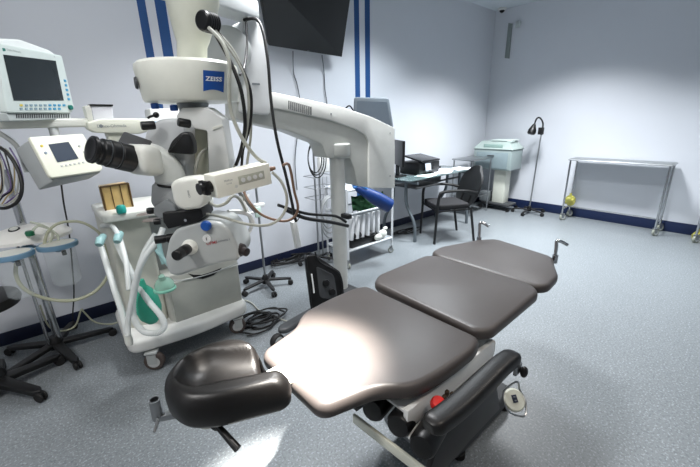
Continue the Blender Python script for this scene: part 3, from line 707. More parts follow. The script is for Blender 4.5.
for i in range(10):
    for j in range(2):
        if i == 9 and j: continue
        x = 19.5 + i * 4.7 + (i > 0) * .6; y = 104.3 + j * 3.6
        mt = [mat('key_blue', '#3f8fb5'), mat('key_grey', '#7c95a0'), mat('key_yellow', '#c9b640')][0 if i > 5 else (2 if i == 0 and j == 0 else 1)]
        b.prism(mp([(x, y), (x+2.4, y), (x+2.8, y+1.9), (x+.3, y+1.9)]), nm*.003, mt=mt)
for i in range(5):
    x = 63.6 + i * .95; y = 79.5 + i * 4.6
    b.prism(mp([(x, y), (x+2, y+.3), (x+2.4, y+2.4), (x+.4, y+2.2)]), nm*.003, mt=MATS['key_blue'])
b.build('key', GREYP, mo)
b = MB(); b.lathe([(.013, 0), (.012, .012), (0, .013)], mp([(69.6, 107.5)])[0], nm, 20); b.build('dial', mat('dark_teal', '#12685f', .4), mo)
b = MB(); pp_ = mp([(6, 49.8)], .001)[0]; uu = (mp([(50, 58)])[0] - mp([(5, 49)])[0]).normalized()
b.text('Datex-Ohmeda', mp([(14, 50.9)], .001)[0], uu, UZ, .012); b.text('S/5', mp([(54.5, 57)], .001)[0], uu, UZ, .009)
b.prism(mp([(2.2, 48), (5, 48.4), (5.6, 51), (3, 51.2)]), nm*.001, mt=mat('dark_teal', '#12685f', .4)); b.build('lettering', LETG, mo)
b = MB(); b.prism(roundpoly(mp([(6, 113), (70, 113), (71, 119), (10, 121)], -.01), .004), -nm*.10, .003); ba = b.build('base', mat('monitor_base', '#b3bab9', .45), mo)
b = MB()
for i in range(24):
    x = 16 + i * 2.25; b.prism(mp([(x, 114.2), (x+1, 114.2), (x+1.1, 118), (x+.1, 118)], -.009), nm*.002)
b.build('grille', DARKG, ba)
# tilted display below the shelf
P1 = at(70, 155, 1.78); n1 = V((.48, -.80, .36)).normalized()
def dp(px, o=0): return [onP(a, c_, P1 + n1*o, n1) for a, c_ in px]
vd = thing('ventilator_display', 'cream control display tilted upward with a small dark screen under the shelf', 'monitor', dp([(70, 150)])[0])
b = MB(); fr = [(29, 137), (83, 133.5), (103, 168), (101, 171), (52, 178), (49, 175)]
b.prism(roundpoly(dp(fr), .008), -n1*.02, .005); b.build('front_frame', mat('display_cream', '#d5d6c6', .4), vd)
b = MB(); b.prism(roundpoly(dp([(28, 140), (82, 136), (102, 172), (52, 182.5)], -.02), .01), -n1*.12, .012); b.build('housing', mat('display_grey', '#9fa3a3', .42), vd)
b = MB(); b.prism(dp([(48.2, 144.4), (68.4, 141.8), (78.6, 158.6), (57.4, 162.4)], .001), n1*.001); b.build('screen', mat('slate_screen', '#3d4551', .25), vd)
b = MB()
for i in range(6):
    x = 60.5 + i * 4.3; y = 165.6 - i * .75
    b.prism(dp([(x, y), (x+1.6, y-.2), (x+2.3, y+1.3), (x+.7, y+1.5)]), n1*.003)
b.lathe([(.006, 0), (.006, .004), (0, .005)], dp([(41.5, 146)])[0], n1, 14, mt=mat('key_yellow', '#c9b640')); b.lathe([(.006, 0), (.006, .004), (0, .005)], dp([(45.5, 153)])[0], n1, 14, mt=mat('key_greyblue', '#8290a0'))
for q_ in ((79, 146), (84, 152)): b.lathe([(.005, 0), (.005, .004), (0, .005)], dp([q_])[0], n1, 14)
b.build('button', GREYP, vd)
b = MB(); a_ = dp([(56, 138)], -.13)[0]; b.cyl(a_, V((a_.x, a_.y + .02, z1 - .04)), .022, n=16); b.build('arm', GREYP, vd)
b = MB(); b.tube([onY(61, 182, 2.7), onY(64, 205, 2.9), onY(69, 232, 3.2), onY(72, 262, 3.45), onY(74, 292, 3.5), onY(73, 320, 3.5), onY(80, 330, 3.5)], .005, 6); b.build('cord', CABB, vd)

# ------------------------------------------------------------------ suction stand
SX, SY = -.165, 3.15
ss = thing('suction_stand', 'chrome pole suction stand on a black star base with two clear jars', 'medical stand', (SX, SY, 0))
def star(root, cx_, cy_, n, L, zb, th, rc, a0, wheel=True, m=BLACK, drop=.03, mixed=None):
    for k in range(n):
        a = a0 + k*2*PI/n; d = V((math.cos(a), math.sin(a), 0)); s = d.cross(UZ)
        b = MB(); c_ = V((cx_, cy_, zb))
        q = [c_ + s*th*.6, c_ + d*L*.9 + s*th*.42, c_ + d*L, c_ + d*L*.9 - s*th*.42, c_ - s*th*.6]
        t0 = [p_ + V((0,0, -drop * ((p_-c_).length / L))) for p_ in q]
        b.prism(t0, (0,0,-th*.55), .006); lg = b.build('leg', m, root)
        if wheel:
            e = c_ + d*(L - rc*.5)
            for kk in (-1, 1):
                g = MB(); g.lathe([(rc*.85, -.008), (rc, -.004), (rc, .004), (rc*.85, .008)], V((e.x, e.y, rc)) + s*kk*.014, s, 20); g.build('wheel', RUBBER, lg)
            g = MB(); g.box((e.x, e.y, rc*1.5), (rc*1.3, .03, rc*.9), Matrix.Rotation(a, 3, 'Z'), .006); g.build('caster_hood', BLACK, lg)
star(ss, SX, SY, 5, .36, .10, .055, .028, -.05)
b = MB(); b.lathe([(.05, .05), (.05, .10), (.03, .14), (0, .14)], (SX, SY, 0)); b.build('hub', BLACK, ss)
b = MB(); b.cyl((SX+.02, SY, .1), (SX+.02, SY, 1.35), .024); b.cyl((SX-.035, SY-.03, .1), (SX-.035, SY-.03, .9), .010); b.build('pole', CHROME, ss)
ld = MB(); c_ = onZ(30, 234, .93)
ld.lathe([(.0, .09), (.07, .086), (.13, .065), (.165, .02), (.165, 0), (.0, 0)], (c_.x, c_.y, .90), (0,0,1), 40, sx=1.35); ld = ld.build('tray_cover', mat('cover_white', '#f0eee8', .35), ss)
p = onZ(15, 230, .98); b = MB(); b.lathe([(.0, 0), (.026, 0), (.030, .006), (.030, .03), (.026, .034), (0,.034)], p - V((0,0,.02)), (-.1,-.35,1), 24); gg = b.build('gauge', BLACK, ss)
b = MB(); b.lathe([(.022, .035), (0, .036)], p - V((0,0,.02)), (-.1,-.35,1), 24); b.build('gauge_face', WHITE, gg)
p = onZ(30, 234, .97); b = MB(); b.lathe([(.022, 0), (.024, .02), (.018, .03), (0, .03)], p - V((0,0,.01)), (0,0,1), 18); b.build('green_knob', mat('dark_green', '#1f6b4a', .4), ss)
for i, (px, py) in enumerate(((58, 246), (12, 256))):
    c_ = onZ(px, py, .87)
    j = MB(); j.lathe([(.085, .02), (.078, -.24), (.06, -.26), (0, -.262)], (c_.x, c_.y, .87), (0,0,1), 36); jj = j.build('jar', GLASS, ss)
    j = MB(); j.lathe([(.080, .022), (.092, .02), (.095, .005), (.092, -.008), (.086, -.008)], (c_.x, c_.y, .87), (0,0,1), 36, sx=1.15); j.lathe([(.0, .030), (.08, .022)], (c_.x, c_.y, .87), (0,0,1), 36, sx=1.15, mt=WHITE); j.build('lid', BLUEP, jj)
    j = MB(); j.cyl((c_.x + .02, c_.y - .06, .85), (c_.x + .02, c_.y - .06, .82), .012, n=12); j.build('nozzle', BLACK, jj)
    b = MB(); b.tube([(c_.x, c_.y, .84), (SX, SY, .84)], .014, 8); b.build('jar_bracket', BLUEP, ss)
def loose(name, pts, r, m, label, cat, n=8, tags=None):
    b = MB(); b.tube([q if isinstance(q, Vector) else at(*q) for q in pts], r, n); o = b.build(name, m, None); return tag(o, label, cat)
b = MB(); b.tube([onY(*p, 2.86) for p in ((18, 252), (16, 275), (26, 290), (48, 299), (75, 300), (98, 289), (110, 268), (104, 244))], .011, 10); b.build('suction_tube', HOSE, ss)
b = MB(); b.tube([onY(*p, 2.9) for p in ((44, 246), (48, 232), (60, 223), (80, 222), (96, 230), (104, 240))], .009, 10); b.build('suction_tube', HOSE, ss)
b = MB(); b.tube([onY(*p, 2.9) for p in ((28, 238), (38, 226), (52, 232), (48, 244), (33, 250), (31, 258))], .008, 8); b.tube([onY(*p, 2.9) for p in ((30, 222), (44, 226), (58, 236), (56, 246))], .007, 8); b.build('suction_tube', mat('clear_tube', '#d8dcc8', .3, alpha=.6), ss)
b = MB(); b.tube([onY(*p, 3.2) for p in ((40, 305), (48, 325), (60, 331), (75, 326), (81, 310), (84, 312), (95, 322), (112, 324), (125, 318))], .006, 8); b.build('drain_tube', HOSE, ss)
# hanging tangle of leads at the left edge
hb = thing('lead_bundle', 'tangle of black, brown and grey leads hanging at the left edge', 'cables', at(5, 150, 1.75))
for i in range(9):
    x0 = -8 + i*2.2; dd = 1.72 + .03*(i % 4); c_m = [CABB, CABW, mat('tan_lead', '#9a8a66', .5), mat('violet_lead', '#5a4a78', .5), CABW][i % 5]
    xm = x0 + random.uniform(4, 16); b = MB()
    b.tube([at(x0, 146 + random.uniform(0, 6), dd), at(xm, 165, dd), at(xm + random.uniform(-5, 6), 188, dd), at(xm - random.uniform(4, 14), 205 - random.uniform(0, 14), dd), at(x0 - 6, 205, dd)], .0035, 6); b.build('lead', c_m, hb)
b = MB(); b.tube([at(*p) for p in ((-4, 145, 1.7), (8, 154, 1.7), (18, 170, 1.7), (22, 187, 1.7), (18, 201, 1.7), (6, 208, 1.7), (-8, 207, 1.7))], .008, 8); b.build('thick_lead', CABB, hb)
b = MB(); b.tube([at(*p) for p in ((-3, 132, 1.72), (10, 140, 1.74), (19, 150, 1.76), (27, 172, 1.8))], .012, 8); b.build('hook_arm', GREYP, hb)

# ------------------------------------------------------------------ stool
st = thing('stool', 'black padded stool on a black five-star wheeled base at the left edge', 'stool', (-.47, 2.86, 0))
SQ = (-.47, 2.86)
b = MB(); b.lathe([(0, -.05), (.15, -.05), (.20, -.03), (.21, 0), (.20, .028), (.16, .04), (0, .042)], (SQ[0]+.015, SQ[1]+.17, .56), (0,0,1), 40); b.build('seat', BLEATH, st)
b = MB(); b.cyl((SQ[0], SQ[1]+.08, .10), (SQ[0], SQ[1]+.12, .52), .028, .024); b.build('pole', BLACK, st)
star(st, SQ[0], SQ[1], 5, .34, .12, .065, .033, -.93, drop=.04)
b = MB(); b.lathe([(.05, .06), (.05, .13), (.03, .17), (0, .17)], (SQ[0], SQ[1]+.04, 0)); b.build('hub', BLACK, st)

# ------------------------------------------------------------------ wheeled stand behind the microscope
iv = thing('drip_stand', 'thin steel pole stand on a black star base by the navy baseboard', 'medical stand', (1.50, 3.05, 0))
b = MB(); b.cyl((1.50, 3.05, .08), (1.50, 3.05, 1.16), .011); b.build('pole', STEEL, iv)
star(iv, 1.50, 3.05, 5, .26, .10, .04, .026, -1.75, drop=.02)
b = MB(); b.lathe([(.035, .05), (.035, .11), (.018, .14), (0, .14)], (1.50, 3.05, 0)); b.build('hub', BLACK, iv)
b = MB(); b.box((1.50, 3.02, .86), (.10, .05, .035), bev=.008); b.tube([(1.50, 3.03, .84), (1.42, 3.02, .80), (1.34, 3.0, .86), (1.40, 3.0, .98)], .012, 8); b.build('clamp', OFFW, iv)
b = MB(); b.box((1.47, 3.0, .80), (.06, .03, .10), bev=.008); b.build('holder', mat('pale_mint', '#bcd2c8', .4), iv)
# second pole behind the column with basket and looped lead
dp2 = thing('lead_stand', 'thin steel stand with wire basket and looped leads behind the grey column', 'medical stand', (2.28, 3.2, 0))
b = MB(); b.cyl((2.28, 3.2, .07), (2.28, 3.2, 1.40), .011); b.cyl((2.36, 3.22, .07), (2.36, 3.22, 1.20), .009); b.build('pole', STEEL, dp2)
star(dp2, 2.28, 3.2, 5, .24, .09, .035, .025, .3, drop=.02)
b = MB()
for z in (.78, .90, 1.02):
    b.tube([(2.20, 3.10, z), (2.48, 3.10, z), (2.48, 3.30, z), (2.20, 3.30, z)], .004, 6, smooth=False, closed=True)
for i in range(6): b.tube([(2.20 + i*.056, 3.10, .78), (2.20 + i*.056, 3.10, 1.02)], .003, 6)
b.build('basket', STEEL, dp2)
b = MB(); b.fbox((2.40, 3.18, 1.14), (.15,0,0), (0,.06,0), (0,0,.17), .01); b.build('holder_box', OFFW, dp2)
b = MB()
c_ = V((2.24, 3.12, 1.22))
for k in range(3):
    rr = .11 + .018*k; b.tube([c_ + V((math.cos(a)*rr*.8, -.02*k, math.sin(a)*rr*1.35)) for a in [q*PI/5 for q in range(10)]], .006, 8, closed=True)
b.build('looped_lead', CABB, dp2)
b = MB()
c_ = V((2.34, 3.06, .66))
for k in range(4):
    rr = .09 + .015*k; b.tube([c_ + V((math.cos(a)*rr, -.015*k, math.sin(a)*rr*1.7 - .03*k)) for a in [q*PI/5 for q in range(10)]], .009, 8, closed=True)
b.build('coiled_hose', mat('grey_hose', '#8b8e8f', .5), dp2)
# ------------------------------------------------------------------ television
tv = thing('television', 'large black flat television mounted high on the left wall', 'television', onY(305, 30, 3.5))
A = onY(269, 45.5, 3.42); B = onY(342, 57, 3.42); Cc = onY(350.5, -3, 3.16); Dd = onY(261.2, -3, 3.16)
u = (B-A).normalized(); nrm = u.cross((Dd-A).normalized()).normalized(); nrm = nrm if nrm.y < 0 else -nrm
T1 = B + (Cc-B)*1.5; T0 = A + (Dd-A)*1.5
b = MB(); b.prism([A, B, T1, T0], -nrm*.05, .004); fr = b.build('frame', BLACK, tv)
def ins(k): c_ = (A+B+T0+T1)/4; return [p + (c_-p)*k + nrm*.001 for p in (A, B, T1, T0)]
b = MB(); b.prism(ins(.03), nrm*.001); b.build('screen', mat('tv_screen', '#0c0e10', .4), tv)
b = MB(); b.fbox((A+B)/2 + (T0-A).normalized()*.012 + nrm*.002, u*.03, nrm*.001, UZ*.006); b.build('emblem', LETG, tv)
cm = (A+B+T0+T1)/4; b = MB(); b.fbox(V((cm.x, (cm.y + YW)/2 + .03, cm.z)), (.08,0,0), (0, YW - cm.y - .06, 0), (0,0,.08)); b.box((cm.x, YW - .012, cm.z), (.25, .02, .25)); b.build('wall_mount', DARKG, tv)
for pts in ([(293, 51), (293.5, 72), (297, 84), (300, 104), (298, 130), (295, 160), (297, 190)], [(322, 55), (324, 72), (325, 90), (327, 108), (325, 150)]):
    b = MB(); b.tube([onY(*p, 3.545 if i else 3.47) for i, p in enumerate(pts)], .006, 6); b.build('cord', mat('grey_cord', '#5d6266', .5), tv)

# ------------------------------------------------------------------ white wire trolley with files
tr = thing('file_trolley', 'low white metal trolley with caster wheels behind the grey microscope column', 'trolley', (2.8, 2.85, 0))
x0, x1, y0, y1 = 2.42, 3.14, 2.83, 3.2
b = MB()
for x in (x0, x1):
    for y in (y0, y1): b.tube([(x, y, .10), (x, y, .90)], .013, 8)
for z in (.20, .62, .88):
    for y in (y0, y1): b.tube([(x0, y, z), (x1, y, z)], .012, 8)
    for x in (x0, x1): b.tube([(x, y0, z), (x, y1, z)], .012, 8)
b.build('frame', mat('trolley_white', '#cdd1d4', .35), tr)
for z in (.195, .875):
    b = MB(); b.box(((x0+x1)/2, (y0+y1)/2, z), (x1-x0, y1-y0, .008)); b.build('shelf', mat('trolley_shelf', '#b9bec2', .4), tr)
for x in (x0, x1):
    for y in (y0, y1): caster(tr, (x, y), .036, .02, 1.2 if x < 3 else -.5, mat('pale_tyre', '#8e9288', .5), OFFW, STEEL)
for i in range(6):
    x = x0 + .10 + i*.082; b = MB(); b.box((x, 2.95, .44), (.035, .20, .27), Matrix.Rotation(R(8 - i*1.5), 3, 'Y'), .003)
    o = b.build('file_folder', mat('folder_white', '#e2e4e6', .5), None)
    tag(o, 'white upright folder in the row standing on the low white trolley', 'folder', 'white folders on the trolley')
    if i == 0: f0 = o
b = MB(); b.box((2.75, 2.98, .245), (.5, .22, .09), bev=.02); b.sphere((2.62, 2.9, .33), .06, (1.5, .8, .7)); b.sphere((2.83, 2.89, .31), .06, (1.4, .8, .6)); o = b.build('cable_bag', BLACK, None); tag(o, 'black lumpy bag under the folders on the trolley shelf', 'bag')
b = MB(); b.sphere((3.0, 2.86, .27), .055, (1.3, .7, 1.0)); b.sphere((2.92, 2.85, .25), .045, (1.4, .7, .9)); b.sphere((3.05, 2.86, .33), .03, (1.2, .7, .8)); o = b.build('plastic_wrap', WHITE, None); tag(o, 'crumpled white plastic wrapping at the right end of the trolley shelf', 'plastic bag')
# blue roll and green cloth on top
r0 = onY(356, 187, 2.78); r1 = onY(390, 206, 2.62)
b = MB(); d = (r1-r0).normalized(); L = (r1-r0).length; b.lathe([(0,0), (.02, 0), (.04, .02), (.07, L*.45), (.078, L*.6), (.08, L-.01), (.065, L), (0, L)], r0, d, 28)
o = b.build('rolled_sheet', mat('royal_blue', '#0f3069', .4), None); tag(o, 'shiny blue rolled sheet lying across the top of the white trolley', 'roll')
b = MB(); b.tube([r0 - d*.05, r0 + V((.02, -.03, .02)), r0 + d*.1 + V((.01,-.04,.03))], .018, 8); b.sphere(r0, .035, (1.2, .8, .7)); b.build('knot', mat('mid_blue', '#2b6cb0', .35), o)
b = MB()
t = bmesh.new(); g = [[t.verts.new(onY(351 + i*4.0 + j*.4, 196 + j*4 - i*.5 + 1.2*math.sin(i*1.3+j), 2.86 + .02*math.sin(i*2+j*3))) for i in range(9)] for j in range(5)]
for j in range(4):
    for i in range(8): t.faces.new([g[j][i], g[j][i+1], g[j+1][i+1], g[j+1][i]])
bmesh.ops.solidify(t, geom=list(t.faces), thickness=.01); b.merge(t)
o = b.build('green_cloth', mat('surgical_green', '#1c4a2a', .8, noise=.3), None); tag(o, 'dark green cloth hanging over the trolley front beneath the blue roll', 'cloth')

# grey boxy monitor behind the arm
gm = thing('display_unit', 'grey hooded display unit showing above the right end of the microscope arm', 'monitor', (3.0, 3.05, 0))
gq = V((2.95, 2.92, 1.6)); gn = V((.66, .75, 0)).normalized()
b = MB(); b.prism(roundpoly([onP(*p, gq, gn) for p in ((354, 97), (389, 98), (394, 130), (353, 130))], .03), gn*.14, .01)
b.build('housing', mat('slate_grey', '#6d757c', .45), gm)
b = MB(); b.prism(roundpoly([onP(*p, gq - gn*.002, gn) for p in ((357, 101), (387, 102), (391, 128), (356, 128))], .01), gn*.004); b.build('screen', mat('slate_front', '#59626b', .4), gm)
b = MB(); b.box((2.93, 3.08, 1.2), (.09, .07, .64), bev=.01); b.build('post', GREYP, gm)
b = MB(); b.box((2.93, 3.05, .91), (.3, .24, .03), bev=.005); b.build('base', GREYP, gm)
b = MB(); b.tube([onY(*p, 2.98) for p in ((354, 112), (350, 106), (346, 108), (344, 112))], .008, 8); b.build('plug_lead', BLACK, gm)

# ------------------------------------------------------------------ desk and what stands on it
dk = thing('desk', 'glass-topped desk on curved grey metal legs against the left wall', 'desk', (4.3, 3.2, 0))
ZD = .85; X0, X1, Y0, Y1 = 3.50, 5.10, 2.86, 3.50
b = MB(); b.prism(roundpoly([V((X0, Y0, ZD-.012)), V((X1, Y0, ZD-.012)), V((X1, Y1, ZD-.012)), V((X0, Y1, ZD-.012))], .06), (0,0,.012), .002)
b.build('glass_top', mat('smoked_glass', '#5a6b6c', .08, alpha=.75), dk)
mg = mat('desk_grey', '#5f676c', .4, .4)
for x in (X0+.16, X1-.16):
    b = MB(); b.tube([(x, Y0+.02, .0), (x+.01, Y0+.05, .25), (x, Y0+.18, .5), (x, Y0+.2, .80)], .022, 10); b.tube([(x, Y1-.03, .0), (x+.01, Y1-.06, .25), (x, Y1-.2, .5), (x, Y1-.22, .80)], .022, 10)
    b.tube([(x, Y0, .80), (x, Y1-.02, .80)], .02, 10); b.build('leg', mg, dk)
b = MB(); b.box(((X0+X1)/2+.2, Y1-.12, .69), (X1-X0-.8, .015, .16)); b.tube([(X0+.16, Y0+.2, .72), (X1-.16, Y0+.2, .72)], .014, 8); b.build('modesty_panel', mat('dark_panel', '#2a2d30', .5), dk)
b = MB(); b.box((X0+.42, Y0+.22, .73), (.52, .40, .02), bev=.004); b.build('keyboard_tray', DARKG, dk)
cm_ = thing('computer_monitor', 'black flat computer monitor at the left end of the glass desk', 'monitor', (3.72, 3.28, ZD))
b = MB(); q = [V((3.56, 3.05, 1.0)), V((3.80, 3.42, 1.0)), V((3.80, 3.42, 1.33)), V((3.56, 3.05, 1.33))]; b.prism(q, V((.03, -.02, 0)), .005); b.build('screen', BLACK, cm_)
b = MB(); b.box((3.69, 3.24, .93), (.04, .04, .16)); b.box((3.69, 3.24, ZD+.008), (.2, .16, .014), bev=.004); b.build('stand', BLACK, cm_)
pr = thing('printer', 'black desktop printer with a hooded lid beside the computer monitor', 'printer', (4.12, 3.2, ZD))
b = MB(); b.box((4.14, 3.22, ZD+.09), (.46, .36, .17), bev=.02); b.build('housing', BLACK, pr)
b = MB(); b.prism([V((3.93, 3.02, ZD+.175)), V((4.35, 3.02, ZD+.175)), V((4.33, 3.36, ZD+.235)), V((3.95, 3.36, ZD+.235))], (0, 0, .025), .01); b.build('lid', mat('black_gloss', '#101113', .25), pr)
b = MB(); b.box((4.12, 3.02, ZD+.06), (.24, .06, .01)); b.build('paper_tray', DARKG, pr)
b = MB(); b.prism([V((4.0, 3.0, ZD+.05)), V((4.12, 3.0, ZD+.05)), V((4.12, 3.02, ZD+.16)), V((4.0, 3.02, ZD+.16))], (0, -.004, 0)); b.build('label', mat('pale_grey', '#b4bac4', .5), pr)
paps = [((3.98, 2.98), .30, .21, .2, 'flat pale green sheet at the left front corner of the desk', '#cfe3e0'),
        ((4.32, 2.98), .26, .18, -.15, 'white sheet in front of the black printer on the desk', '#eef0f6'),
        ((4.58, 3.1), .34, .24, .35, 'white sheet beside the dark telephone on the desk', '#eceef6'),
        ((4.86, 3.0), .32, .24, -.2, 'white sheet at the right end of the glass desk', '#f0f1f6')]
for i, ((x, y), w, h, a, lb, c_) in enumerate(paps):
    b = MB()
    for k in range(3): b.box((x, y, ZD + .004 + k*.004), (w, h, .003), Matrix.Rotation(a + k*.12, 3, 'Z'))
    o = b.build('paper_sheet', mat('paper_%d' % i, c_, .8, noise=.02), None); tag(o, lb, 'paper', 'papers on the desk')
ph = MB(); ph.box((4.56, 3.30, ZD+.03), (.2, .18, .05), bev=.012); ph.box((4.50, 3.30, ZD+.07), (.05, .2, .035), bev=.012); ph.box((4.43, 3.24, ZD+.06), (.05, .05, .12), bev=.008)
o = ph.build('telephone', BLACK, None); tag(o, 'dark telephone among the papers on the desk', 'telephone')

# ------------------------------------------------------------------ visitor chair
vc = thing('visitor_chair', 'black upholstered visitor chair with thin black legs at the desk', 'chair', (4.15, 2.72, 0))
FL, BL_, BR_, FR_ = V((3.86, 2.95, 0)), V((4.43, 2.96, 0)), V((4.435, 2.42, 0)), V((4.04, 2.50, 0))
FRT, BCK = (FL + FR_)/2, (BL_+BR_)/2
fw = V((-.84, .50, 0)).normalized(); sw = V((fw.y, -fw.x, 0))   # sw points to +y side? used symmetric
cc = V((4.13, 2.72, 0)); hw, hd2 = .25, .25
def cp(f, s, z): return cc + fw*f + sw*s + UZ*z
b = MB(); b.prism(roundpoly([cp(.25, .24, .45), cp(.25, -.24, .45), cp(-.22, -.22, .45), cp(-.22, .22, .45)], .06), (0,0,.07), .02); b.build('seat', mat('seat_charcoal', '#19191c', .8, bump=.1, bscale=200), vc)
b = MB(); t = bmesh.new(); rings = []
nx, nz = 12, 10
def bk(i, j, o):
    s = -1 + 2*i/nx; z = j/nz; hw_ = .265 * (1 - abs(2*z - .95)**3.2 * .45)
    return cp(-.25 - .15*z - .05*(1-s*s) + o, s*hw_, .47 + .51*z - .05*abs(s)**2.5*z)
for o_, fl_ in ((0, 0), (.03, 1)):
    rings.append([[t.verts.new(bk(i, j, o_)) for i in range(nx+1)] for j in range(nz+1)])
for r_ in rings:
    for j in range(nz):
        for i in range(nx): t.faces.new([r_[j][i], r_[j][i+1], r_[j+1][i+1], r_[j+1][i]])
a_, c2 = rings
for j in range(nz):
    for i in (0, nx): t.faces.new([a_[j][i], a_[j+1][i], c2[j+1][i], c2[j][i]])
for i in range(nx):
    for j in (0, nz): t.faces.new([a_[j][i], a_[j][i+1], c2[j][i+1], c2[j][i]])
b.merge(t); b.build('backrest', mat('back_charcoal', '#121416', .7, bump=.1, bscale=200), vc)
for s in (-.25, .25):
    b = MB(); b.tube([cp(.27, s, 0), cp(.25, s, .44)], .017, 8); b.build('leg', BLACK, vc)
    b = MB(); b.tube([cp(-.30, s, 0), cp(-.22, s, .46)], .017, 8); b.build('leg', BLACK, vc)
    b = MB(); b.tube([cp(.25, s, .44), cp(.24, s*1.06, .64), cp(.18, s*1.06, .70), cp(-.1, s*1.06, .70), cp(-.28, s*1.0, .66)], .019, 8); b.build('armrest', BLACK, vc)
b = MB(); b.tube([cp(.24, -.25, .44), cp(.24, .25, .44), cp(-.22, .25, .45), cp(-.22, -.25, .45)], .012, 8, smooth=False, closed=True); b.tube([cp(-.22, -.1, .46), cp(-.28, -.1, .6)], .012, 8); b.tube([cp(-.22, .1, .46), cp(-.28, .1, .6)], .012, 8); b.build('frame', BLACK, vc)

# ------------------------------------------------------------------ small steel table behind the desk
s2 = thing('steel_table', 'small brushed steel table between the desk and the incubator', 'table', (5.6, 3.25, 0))
b = MB(); b.box((5.62, 3.25, .93), (.62, .42, .02), bev=.004); b.build('top', STEEL, s2)
b = MB(); b.box((5.62, 3.25, .30), (.56, .36, .012)); b.build('shelf', STEEL, s2)
for x in (5.34, 5.90):
    for y in (3.07, 3.43): b = MB(); b.cyl((x, y, 0), (x, y, .92), .012, n=12); b.build('leg', STEEL, s2)

# ------------------------------------------------------------------ infant incubator
ic = thing('incubator', 'pale green incubator cabinet with a sloped hood on a cream pedestal in the corner', 'incubator', (6.15, 3.0, 0))
q4 = lambda z, y0=2.76, y1=3.45, x0=5.98, x1=6.40: [V((x0, y0, z)), V((x1, y0, z)), V((x1, y1, z)), V((x0, y1, z))]
b = MB(); b.prism(q4(.72), (0,0,.34), .015); b.build('cabinet', mat('glassy_grey', '#93a09f', .3), ic)
b = MB(); b.prism(q4(.745, 2.82, 3.39, 5.972, 5.98), (0,0,.27), .004); bd2 = b.build('door', mat('glassy_grey2', '#87969a', .25), ic)
b = MB(); b.box((5.968, 3.12, .96), (.01, .12, .014)); b.build('handle', DARKG, bd2)
b = MB()
t = bmesh.new(); lo = [t.verts.new(p) for p in q4(1.06, 2.74, 3.47, 5.96, 6.42)]; hi = [t.verts.new(p) for p in q4(1.20, 2.86, 3.36, 6.06, 6.36)]
t.faces.new(lo); t.faces.new(hi)
for k in range(4): t.faces.new([lo[k], lo[(k+1)%4], hi[(k+1)%4], hi[k]])
bmesh.ops.bevel(t, geom=list(t.edges), offset=.012, segments=2, affect='EDGES'); b.merge(t); b.build('hood', mat('pale_green_hood', '#a5b3ae', .3), ic)
b = MB(); b.box((6.2, 3.0, 1.212), (.3, .36, .02), bev=.006); b.box((6.12, 2.86, 1.20), (.14, .08, .04), bev=.01); b.build('top_rail', mat('pale_green_rail', '#cfdcd6', .3), ic)
b = MB(); b.box((5.99, 3.1, 1.12), (.02, .34, .06), bev=.005); b.build('control_strip', mat('strip_green', '#8fa8a0', .4), ic)
b = MB(); b.box((6.19, 2.98, .42), (.2, .22, .60), bev=.02); b.build('pedestal', mat('pedestal_cream', '#cfd0c4', .4), ic)
b = MB(); b.box((6.19, 3.0, .11), (.30, .52, .04), bev=.015); b.build('base', DARKG, ic)
for x in (6.03, 6.36):
    for y in (2.76, 3.26): caster(ic, (x, y), .032, .022, 2.5, RUBBER, DARKG, BLACK, stem=.004)
b = MB(); b.box((6.12, 3.22, .22), (.16, .16, .18), bev=.01); b.build('lower_unit', mat('unit_grey', '#6f7476', .45), ic)
# ------------------------------------------------------------------ examination lamp
LX, LY = 6.22, 2.46
la = thing('examination_lamp', 'gooseneck examination lamp with black head on a thin wheeled pole', 'lamp', (LX, LY, 0))
star(la, LX, LY, 5, .27, .09, .035, .028, 1.9, drop=.02)
b = MB(); b.lathe([(.035, .04), (.035, .10), (.02, .13), (0, .13)], (LX, LY, 0)); b.build('hub', BLACK, la)
tp = onX(541, 135, LX)
b = MB(); b.tube([(LX, LY, .1), (LX, (LY+tp.y)/2, tp.z*.5), tp], .011, 10); b.build('pole', STEEL, la)
b = MB(); b.tube([tp, onX(543, 124, LX), onX(540, 118, LX), onX(536.5, 119, LX), onX(534, 126, LX)], .013, 8); b.build('gooseneck', BLACK, la)
b = MB(); h0 = onX(534.5, 124, LX); h1 = onX(532.5, 132.5, LX); b.lathe([(0, 0), (.022, .004), (.04, .05), (.062, .10), (.062, .15), (.05, .165), (0, .165)], h0, (h1-h0) + V((-.04,0,0)), 24); b.build('lamp_head', BLACK, la)
b = MB(); b.fbox(onX(541, 131, LX), (.05,0,0), (0,.08,0), (0,0,.11), .008); b.build('transformer', BLACK, la)

